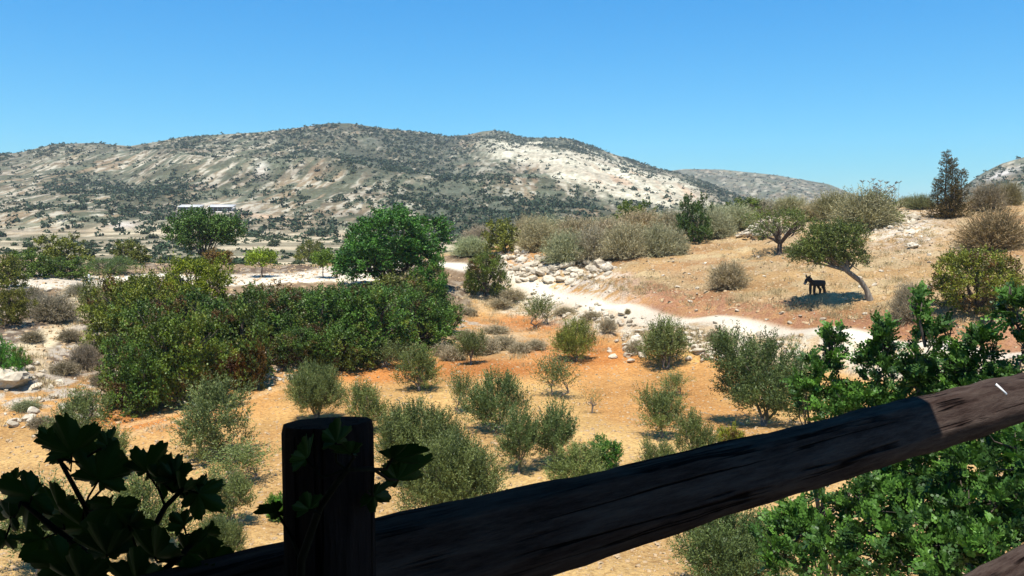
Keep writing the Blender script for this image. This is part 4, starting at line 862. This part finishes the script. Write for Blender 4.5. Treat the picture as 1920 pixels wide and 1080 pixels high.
# ------------------------------------------------------------------ carob tree under the balcony
def carob_near():
    rng = rs(314); base = np.array((5.3, 13.6, 0.)); base[2] = H(base[0], base[1])[0]
    q = lambda px, row, d: pt(px, row, d) - base
    # leading shoots as (picture point, distance, radius x, y, z)
    bl = [(1535, 715, 12.6, .42, .5, .50), (1560, 665, 12.6, .26, .3, .42), (1562, 640, 12.6, .17, .2, .26), (1655, 700, 12.2, .40, .5, .50), (1655, 650, 12.2, .20, .2, .42), (1658, 630, 12.2, .14, .15, .26), (1600, 770, 12.0, .75, .7, .42), (1510, 740, 12.6, .22, .4, .30), (1735, 650, 11.2, .20, .3, .40), (1760, 700, 11.4, .36, .45, .36), (1720, 590, 11.3, .12, .15, .34), (1722, 570, 11.3, .08, .1, .20), (1770, 615, 11.3, .16, .12, .06), (1845, 670, 10.8, .24, .3, .34), (1835, 640, 10.8, .13, .2, .20), (1905, 590, 10.4, .22, .3, .26), (1925, 640, 10.4, .20, .3, .22), (1895, 560, 10.4, .10, .2, .14), (1890, 725, 10.5, .45, .5, .24), (1700, 775, 11.8, .9, .7, .42), (1840, 740, 11.0, .8, .7, .36), (1715, 705, 11.5, .26, .3, .3), (1795, 690, 11.1, .26, .3, .28), (1800, 735, 11.0, .4, .4, .25),
          (1800, 880, 9.8, 1.0, .9, .75), (1900, 870, 9.2, .8, .9, .8), (1700, 900, 10.2, .75, .7, .55), (1880, 980, 8.8, .8, .8, .6), (1760, 970, 9.3, .85, .8, .55), (1650, 960, 9.6, .60, .6, .5), (1560, 960, 10.2, .42, .5, .40), (1500, 985, 10.2, .36, .5, .30), (1470, 1040, 9.8, .36, .5, .34), (1530, 1020, 10.0, .45, .5, .40), (1700, 1040, 9.0, .7, .7, .5), (1850, 1060, 8.4, .8, .8, .5), (1560, 1040, 9.4, .35, .5, .35), (2050, 900, 9.0, 1.0, 1.0, 1.1), (2020, 700, 9.8, .7, .8, .8)]
    blobs = [(*q(a_, b_, c_), rx * (.74 if b_ < 700 else .92), ry, rz * (.95 if b_ < 700 else .92)) for a_, b_, c_, rx, ry, rz in bl]
    nc = 1750; per_ = 8; pc_, uc = shell(rng, blobs, nc, .2, -.8, .72); kc = np.repeat(np.arange(nc), per_); n = nc * per_; u = uc[kc]
    ax0 = unit(uc * .7 + rng.randn(nc, 3) * .35 + np.array((0, -.15, .75)))[kc]; d = unit(ax0 * .95 + unit(rng.randn(n, 3)) * .75)
    p0 = pc_[kc] + ax0 * (rng.rand(n, 1) - .5) * .14; ctint = rng.rand(nc)[kc]
    # compound leaf: a rachis with four to five pairs of round leaflets
    pairs = 4; ll = .041; side = unit(np.cross(d, unit(rng.randn(n, 3) * .6 + (0, -.4, 1)))); nrm = np.cross(side, d)
    VV = []; hx = np.array([(0, 0), (.38, .46), (.9, .34), (.9, -.34), (.38, -.46)]) ; TT = []
    lt = .6 * ctint + .4 * rng.rand(n); top = np.clip((p0[:, 2] - p0[:, 2].min()) / 6, 0, 1)
    young = (np.random.RandomState(5).rand(nc)[kc] < .10 + .6 * np.clip(u[:, 2], 0, 1) ** 2) * (.6 + .4 * rng.rand(n))
    LL = .15 * (.7 + .6 * rng.rand(n)); sc = (.8 + .45 * rng.rand(n)) * ll
    for k in range(pairs + 1):
        for sg in ((-1, 1) if k < pairs else (0,)):
            s = .2 + .8 * k / pairs; o_ = p0 + d * (LL * s)[:, None] - np.array((0, 0, .03)) * (s ** 2)
            ax = unit(d * (.35 if sg else 1) + side * sg + nrm * .12 + rng.randn(n, 3) * .12); wd = unit(np.cross(ax, nrm + rng.randn(n, 3) * .2))
            v = o_[:, None] + ax[:, None] * (hx[None, :, 0:1] * sc[:, None, None]) + wd[:, None] * (hx[None, :, 1:2] * sc[:, None, None] * .9)
            VV.append(v); TT.append(np.repeat(np.clip(lt * .55 + young * .45 + rng.rand(n) * .1, 0, 1)[:, None], 5, 1))
    V = np.stack(VV, 1).reshape(-1, 3); T_ = np.stack(TT, 1).ravel(); F = np.arange(len(V)).reshape(-1, 5)
    e = obj('carob_tree', None, loc=tuple(base)); tag(e, 'near carob tree with glossy round leaflets under and above the rail', 'carob tree')
    mb = MB(); fork = np.array((.1, -.2, 2.0)); mb.tube([(0, 0, -.3), (0, 0, .2), (.1, 0, 1), fork], [.28, .22, .19, .17], 9, wob=.2, rng=rng)
    for b in blobs:
        t_ = np.array(b[:3]) + (0, 0, b[5] * .5); low = [np.array(o_[:3]) for o_ in blobs if o_[2] < b[2] - .35 and np.linalg.norm(np.array(o_[:3]) - b[:3]) < 2.2]
        st_ = min(low, key=lambda o_: np.linalg.norm(o_ - t_)) if low else fork; big = 1. if low == [] else .35
        m1 = st_ * .6 + t_ * .4 + rng.randn(3) * .08; mb.tube([st_, m1, (m1 + t_) / 2 + rng.randn(3) * .05, t_], [.07 * big, .045 * big, .025 * big, .004], 6, wob=.2, rng=rng)
        for j in range(7):
            s_ = .3 + .6 * rng.rand(); a_ = m1 * (1 - s_) + t_ * s_; f_ = np.array(b[:3]) + unit(rng.randn(3)) * np.array(b[3:]) * .8; mb.tube([a_, (a_ + f_) / 2 + rng.randn(3) * .05, f_], [.012, .008, .003], 4)
    obj('trunk', mb.mesh('trunk', M_DBARK, True), e)
    me = mesh('crown', V, F, M_CAROB, {'tint': T_}); obj('crown', me, e, kind='stuff')
    return e
carob_near()
# ------------------------------------------------------------------ balcony: rail, post, roof
def woodmat(name, c1, c2, ax):
    m, t, o = newmat(name); tc = N(t, 'ShaderNodeTexCoord'); mp = N(t, 'ShaderNodeMapping'); mp.inputs['Scale'].default_value = ax; t.links.new(tc.outputs['Object'], mp.inputs[0])
    n = noise(t, 30, 8, .75, mp.outputs[0]); n2_ = noise(t, 5, 3, .6, mp.outputs[0]); r = ramp(t, n.outputs[0], [(.30, tuple(v * .25 for v in c1)), (.42, c1), (.62, c2)])
    p = N(t, 'ShaderNodeBsdfPrincipled', Roughness=.85); p.inputs['Specular IOR Level'].default_value = .02
    mp2 = N(t, 'ShaderNodeMapping'); mp2.inputs['Scale'].default_value = tuple(v * (.22 if v < 1 else 1) for v in ax); t.links.new(tc.outputs['Object'], mp2.inputs[0]); ck = noise(t, 15, 3, .6, mp2.outputs[0]); cr = ramp(t, ck.outputs[0], [(.482, (1, 1, 1)), (.495, (.12, .10, .1)), (.505, (.12, .10, .1)), (.518, (1, 1, 1))])
    ck2 = noise(t, 4, 2, .5, tc.outputs['Object']); cs = ramp(t, ck2.outputs[0], [(.42, (1, 1, 1)), (.55, (0, 0, 0))]); crk = mixc(t, cr.outputs[0], (1., 1., 1.), cs.outputs[0])
    colr = mixc(t, r.outputs[0], crk, 1.0, 'MULTIPLY')
    b_ = N(t, 'ShaderNodeBump', Strength=1., Distance=.012); ad = N(t, 'ShaderNodeMath', operation='ADD'); t.links.new(n.outputs[0], ad.inputs[0]); t.links.new(crk, ad.inputs[1])
    t.links.new(ad.outputs[0], b_.inputs['Height']); t.links.new(b_.outputs[0], p.inputs['Normal'])
    t.links.new(colr, p.inputs['Base Color']); t.links.new(p.outputs[0], o.inputs[0]); return m
M_RAIL = woodmat('weathered_wood', (.038, .024, .019), (.080, .058, .046), (.12, 1, 1))
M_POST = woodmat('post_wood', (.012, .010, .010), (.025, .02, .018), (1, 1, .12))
M_PORCH = plain('porch_timber', (.035, .026, .022), .9)
DS = 1.4 * 165
rail_d = lambda px: DS / (165 - .0907 * (px - 1050))
Aa = pt(1050, 985.5, rail_d(1050)); Bb = pt(1910, 747.5, rail_d(1910)); dv = (Bb - Aa); Ln = np.linalg.norm(dv); dv /= Ln
def rail(name, off, label, s0, s1, hh, ww, seed):
    rng = rs(seed); n_ = 90; Z = np.array((0, 0, 1.)); nn = unit(np.cross(dv, Z)); upv = np.cross(nn, dv)
    sec = np.array([(-.49, -.10), (-.475, -.04), (-.13, .455), (-.06, .495), (.38, .5), (.46, .44), (.5, -.3), (.40, -.5), (-.27, -.5), (-.34, -.46)]) ; k = len(sec)
    S_ = np.linspace(s0, s1, n_); V = []
    for i, s in enumerate(S_):
        w1 = 1 + .03 * math.sin(s * 3.1 + seed); 
        V.append([nn * (a_ * ww * w1 * -1) + upv * (b_ * hh * w1 + .0022 * math.sin(s * 9 + a_ * 9) + .0016 * math.sin(s * 23 + a_ * 5)) + dv * s + rng.randn(3) * .0007 for a_, b_ in sec])
    V = np.array(V).reshape(-1, 3); i = np.arange(n_ - 1)[:, None] * k; j = np.arange(k)[None]; j2 = (j + 1) % k
    F = np.stack([i + j, i + k + j, i + k + j2, i + j2], -1).reshape(-1, 4); c0 = Aa + off
    m = MB(); m.add(V, F); o = obj(name, None, loc=tuple(c0)); me = m.mesh('beam', M_RAIL, False)
    rot = Matrix(((dv[0], -nn[0], upv[0]), (dv[1], -nn[1], upv[1]), (dv[2], -nn[2], upv[2]))).inverted()
    me.transform(rot.to_4x4()); o.rotation_euler = rot.inverted().to_euler()
    obj('beam', me, o)
    tag(o, label, 'rail'); return o
hh = 165 * rail_d(1050) / FP * .93
r1 = rail('handrail', np.zeros(3), 'upper rough timber rail of the balcony crossing the picture', -1.35, 2.75, hh * .93, .125, 3)
r2 = rail('lower_rail', np.array((0, .0, -.60)), 'lower timber rail in the bottom corner under the upper one', -1.3, 2.75, hh * .8, .11, 4)
# white paint tick on the rail top and long cracks
def onrail(px, row):
    nn = unit(np.cross(dv, np.array((0, 0, 1.)))); upv = np.cross(nn, dv); w_ = .125; h_ = hh * .93
    p1 = Aa + nn * .475 * w_ - upv * .04 * h_; p2 = Aa + nn * .13 * w_ + upv * .455 * h_; nrm = np.cross(dv, p2 - p1)
    o_ = np.array((0, 0, CZ)); q = pt(px, row, 1.) - o_; return o_ + q * (((p1 - o_) @ nrm) / (q @ nrm))
m = MB(); W0, W1 = onrail(1866, 722), onrail(1886, 741); wv = unit(np.cross(W1 - W0, np.array((0, -.6, .8)))) * .003; up_ = unit(np.array((.3, -.6, .8))) * .006
o = obj('staple', None)
m.add([W0 - wv - up_ * 0, W1 - wv, W1 + wv, W0 + wv] + [p_ + up_ for p_ in (W0 - wv, W1 - wv, W1 + wv, W0 + wv)], [(0, 3, 2, 1), (4, 5, 6, 7), (0, 1, 5, 4), (1, 2, 6, 5), (2, 3, 7, 6), (3, 0, 4, 7)])
bpy.data.objects.remove(o); o = obj('white_strip', m.mesh('white_strip', M_WHITE)); tag(o, 'thin white strip stuck across the sunlit end of the rail', 'strip')
# round post
pd = rail_d(618) - .125; pc = pt(617.5, 1000, pd); ztop = pt(617, 789, pd)[2]; pr = 177 * pd / FP / 2 * .985
m = MB(); kk = 28; aa = np.arange(kk) / kk * 2 * math.pi; rng = rs(2); wob = 1 + .015 * np.sin(aa * 3) + .01 * rng.randn(kk)
levels = [(CZ - 1.55, 1.0), (CZ - 1.2, 1.0), (CZ - .8, 1.0), (ztop - .1, .995), (ztop - .012, .99), (ztop - .002, .95)]
V = np.array([[(math.cos(q) * pr * f_ * w_, math.sin(q) * pr * f_ * w_, z_ - (CZ - 1.55) + (.006 * math.cos(q + 1.2) if z_ > ztop - .05 else 0)) for q, w_ in zip(aa, wob)] for z_, f_ in levels]).reshape(-1, 3)
F = [(l * kk + q, l * kk + (q + 1) % kk, (l + 1) * kk + (q + 1) % kk, (l + 1) * kk + q) for l in range(len(levels) - 1) for q in range(kk)]
cI = len(V); V = np.vstack([V, (0, 0, ztop - (CZ - 1.55))]); b0_ = (len(levels) - 1) * kk; F += [(b0_ + q, b0_ + (q + 1) % kk, cI, cI) for q in range(kk)]
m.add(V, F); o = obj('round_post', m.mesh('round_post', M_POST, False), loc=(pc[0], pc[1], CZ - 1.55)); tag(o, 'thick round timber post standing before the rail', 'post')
# second post far to the right carrying the rails
m = MB(); q = Aa + dv * 2.62; m.tube([(0, 0, 0), (0, 0, 1.35)], [.065, .062], 14); o = obj('round_post', m.mesh('round_post', M_POST, True), loc=(q[0] + .09, q[1] + .09, CZ - 1.75)); tag(o, 'round timber post at the far end of the rails', 'post')
# porch around the camera: floor, roof, house wall
l0 = Aa - dv * 1.6; l1 = Aa + dv * 2.9
def slab(name, P, z0, z1, label, cat):
    P = [tuple(p_) for p_ in P]; k = len(P); V = [(x, y, z0) for x, y in P] + [(x, y, z1) for x, y in P]; me = bpy.data.meshes.new(name)
    me.from_pydata(V, [], [tuple(range(k))[::-1], tuple(range(k, 2 * k))] + [(i, (i + 1) % k, k + (i + 1) % k, k + i) for i in range(k)]); me.materials.append(M_PORCH); o = obj(name, me); tag(o, label, cat); return o
slab('balcony_floor', [(-3.5, -3), (l1[0], -3), (l1[0], l1[1] + .06), (l0[0], l0[1] + .06), (-3.5, l0[1] + .06)], CZ - 1.75, CZ - 1.55, 'dark timber balcony floor behind the rail', 'floor')
slab('porch_roof', [(-5, -3), (1.0, -3), (1.04, 3.3), (-5, 3.3)], CZ + .98, CZ + 1.10, 'dark porch roof shading the left part of the rail', 'roof')
slab('house_wall', [(-5, -3.3), (4, -3.3), (4, -3.02), (-5, -3.02)], CZ - 9, CZ + 1.1, 'dark timber house wall behind the balcony', 'wall')
# ------------------------------------------------------------------ grapevine
def vineleaf(seed):
    rng = rs(seed); ang = []; 
    lobes = [(90, 1.0), (38, .86), (142, .86), (-12, .62), (192, .62)]
    nA = 121; A_ = np.linspace(-72, 252, nA); rad = np.zeros(nA)
    for i, a_ in enumerate(A_):
        r_ = max(l * max(0, 1 - (abs(a_ - c_) / 38) ** 1.3 * .62) for c_, l in lobes); saw = .13 * ((i % 5) / 4.0 if i % 5 != 4 else 0)
        rad[i] = max(.28, r_) * (1 + saw + .03 * rng.randn())
    X = np.cos(np.radians(A_)) * rad; Y_ = np.sin(np.radians(A_)) * rad
    V = [(0, 0, 0)]; F = []
    rings = 4
    ph = rng.rand() * 6
    for k in range(1, rings + 1):
        f_ = k / rings
        for x, y, a_ in zip(X, Y_, A_):
            z = .045 * f_ * math.cos(math.radians(a_ - 90) * 360 / 52) - .16 * f_ * f_ + .10 * f_ * math.sin(math.radians(a_) * 2 + ph) + rng.randn() * .004
            V.append((x * f_, y * f_, z))
    for q in range(nA - 1): F.append((0, 1 + q, 2 + q))
    for k in range(rings - 1):
        for q in range(nA - 1): a_ = 1 + k * nA + q; F.append((a_, a_ + nA, a_ + nA + 1, a_ + 1))
    me = bpy.data.meshes.new('leaf'); me.from_pydata(V, [], F); me.update(); me.polygons.foreach_set('use_smooth', np.ones(len(me.polygons), bool)); me.materials.append(M_VINE)
    at = me.attributes.new('tint', 'FLOAT', 'POINT'); at.data.foreach_set('value', (.4 + .2 * rs(seed).rand(len(V))).astype(np.float32)); return me
VL = [vineleaf(s) for s in range(5)]
def vine(name, label, leaves, canes, d0, seed):
    rng = rs(seed); e = obj(name, None, loc=tuple(pt(*canes[0][0]))); org = pt(*canes[0][0]); tag(e, label, 'vine')
    mb = MB(); allp = []
    for c_ in canes:
        P = [pt(*q) - org for q in c_]; allp += P; mb.tube(P, np.linspace(.006, .003, len(P)), 6, wob=.15, rng=rng)
    allp = np.array(allp)
    for px, row, size, roll, tilt, yaw, d_ in leaves:
        P = pt(px, row, d_) - org; s = size * d_ / FP / 1.85
        o = bpy.data.objects.new('leaf', VL[rng.randint(5)]); COL.objects.link(o); o.parent = e; o.scale = (s, s, s * 1.0)
        M_ = Matrix.Rotation(R(yaw), 4, 'Z') @ Matrix.Rotation(R(90 + tilt), 4, 'X') @ Matrix.Rotation(R(roll), 4, 'Z')
        o.matrix_basis = Matrix.Translation(P) @ M_ @ Matrix.Diagonal((s, s, s, 1))
        k = np.argmin(np.linalg.norm(allp - P, axis=1)); q = allp[k]
        if np.linalg.norm(q - P) > .01: mb.tube([q, (q + P) / 2 + rng.randn(3) * .006 + (0, 0, -.006), P], [.0022, .0018, .0015], 5)
    obj('cane', mb.mesh('cane', barkmat('vine_cane', (.006, .006, .003), (.014, .014, .006)), True), e); return e
LV = [ # column, row, size, roll, tilt, yaw, distance
 (135, 850, 150, 10, 10, 20, 1.20), (60, 930, 150, 120, -5, 10, 1.15), (115, 960, 140, 60, 15, -10, 1.2), (185, 900, 150, -20, 5, 15, 1.2), (225, 880, 120, 30, 20, -30, 1.25),
 (275, 885, 120, -30, 10, 25, 1.22), (300, 900, 110, -70, 0, 10, 1.2), (340, 925, 110, -60, 20, -20, 1.2), (372, 925, 110, -130, -10, 30, 1.18), (210, 950, 150, 180, -20, 0, 1.15), (160, 990, 150, 90, 10, 10, 1.18),
 (240, 985, 130, -150, 5, -15, 1.15), (200, 1040, 150, 10, 20, 5, 1.1), (120, 1060, 130, 70, -10, 20, 1.1), (290, 1045, 140, -20, 25, -10, 1.1), (350, 1035, 120, -90, 10, 15, 1.12), (385, 1000, 80, -130, 0, -25, 1.15),
 (345, 985, 70, 40, 10, 50, 1.15), (20, 970, 90, 100, 10, -30, 1.1), (10, 1010, 80, 150, 20, 30, 1.1), (395, 1055, 90, -60, 15, 0, 1.1), (155, 1095, 150, 0, 20, 0, 1.05), (260, 1100, 150, 0, 20, 0, 1.05), (360, 1100, 130, 0, 20, 0, 1.05), (95, 825, 60, 30, 0, 60, 1.22), (200, 835, 70, -35, 10, 75, 1.2), (325, 900, 90, -20, 0, 45, 1.2), (80, 1010, 90, 130, 0, 40, 1.15), (30, 900, 60, 60, 20, 70, 1.2)]
vine('grapevine', 'grapevine with big jagged dark leaves in the bottom left corner', LV, [[(200, 1300, 1.05), (200, 1150, 1.08), (190, 1050, 1.12), (160, 950, 1.18), (110, 860, 1.2)], [(200, 1150, 1.08), (260, 1040, 1.12), (310, 950, 1.18), (350, 910, 1.2)], [(190, 1060, 1.12), (100, 990, 1.15), (40, 940, 1.15)], [(250, 1120, 1.06), (330, 1050, 1.1), (380, 1000, 1.14)]], 1.2, 5)
LP = [(745, 900, 150, -55, 35, 40, pd + .02), (735, 860, 130, -80, 55, 0, pd - .02), (630, 830, 90, 0, 20, 50, pd - .09), (660, 850, 90, 60, 50, 0, pd - .10), (575, 860, 100, 20, 10, 75, pd - .08), (520, 960, 90, 110, 40, 10, pd - .02), (580, 955, 80, 20, 30, 40, pd - .09), (700, 930, 90, -120, 20, 30, pd - .05)]
vine('grapevine', 'grapevine shoot curling its jagged leaves round the post top', LP, [[(560, 1200, pd - .07), (565, 1050, pd - .075), (600, 950, pd - .08), (650, 880, pd - .085), (700, 880, pd - .06)]], 1.1, 9)
# ------------------------------------------------------------------ haze
m, t, o = newmat('air'); pv = N(t, 'ShaderNodeVolumePrincipled'); pv.inputs['Color'].default_value = (.80, .90, 1, 1); pv.inputs['Density'].default_value = .00012; pv.inputs['Anisotropy'].default_value = .2
t.links.new(pv.outputs[0], o.inputs['Volume'])
HAZE = True
if HAZE:
    mb = MB(); mb.box((0, 0, 80), 12400, 12400, 190); h = obj('haze', mb.mesh('haze', m), kind='stuff')
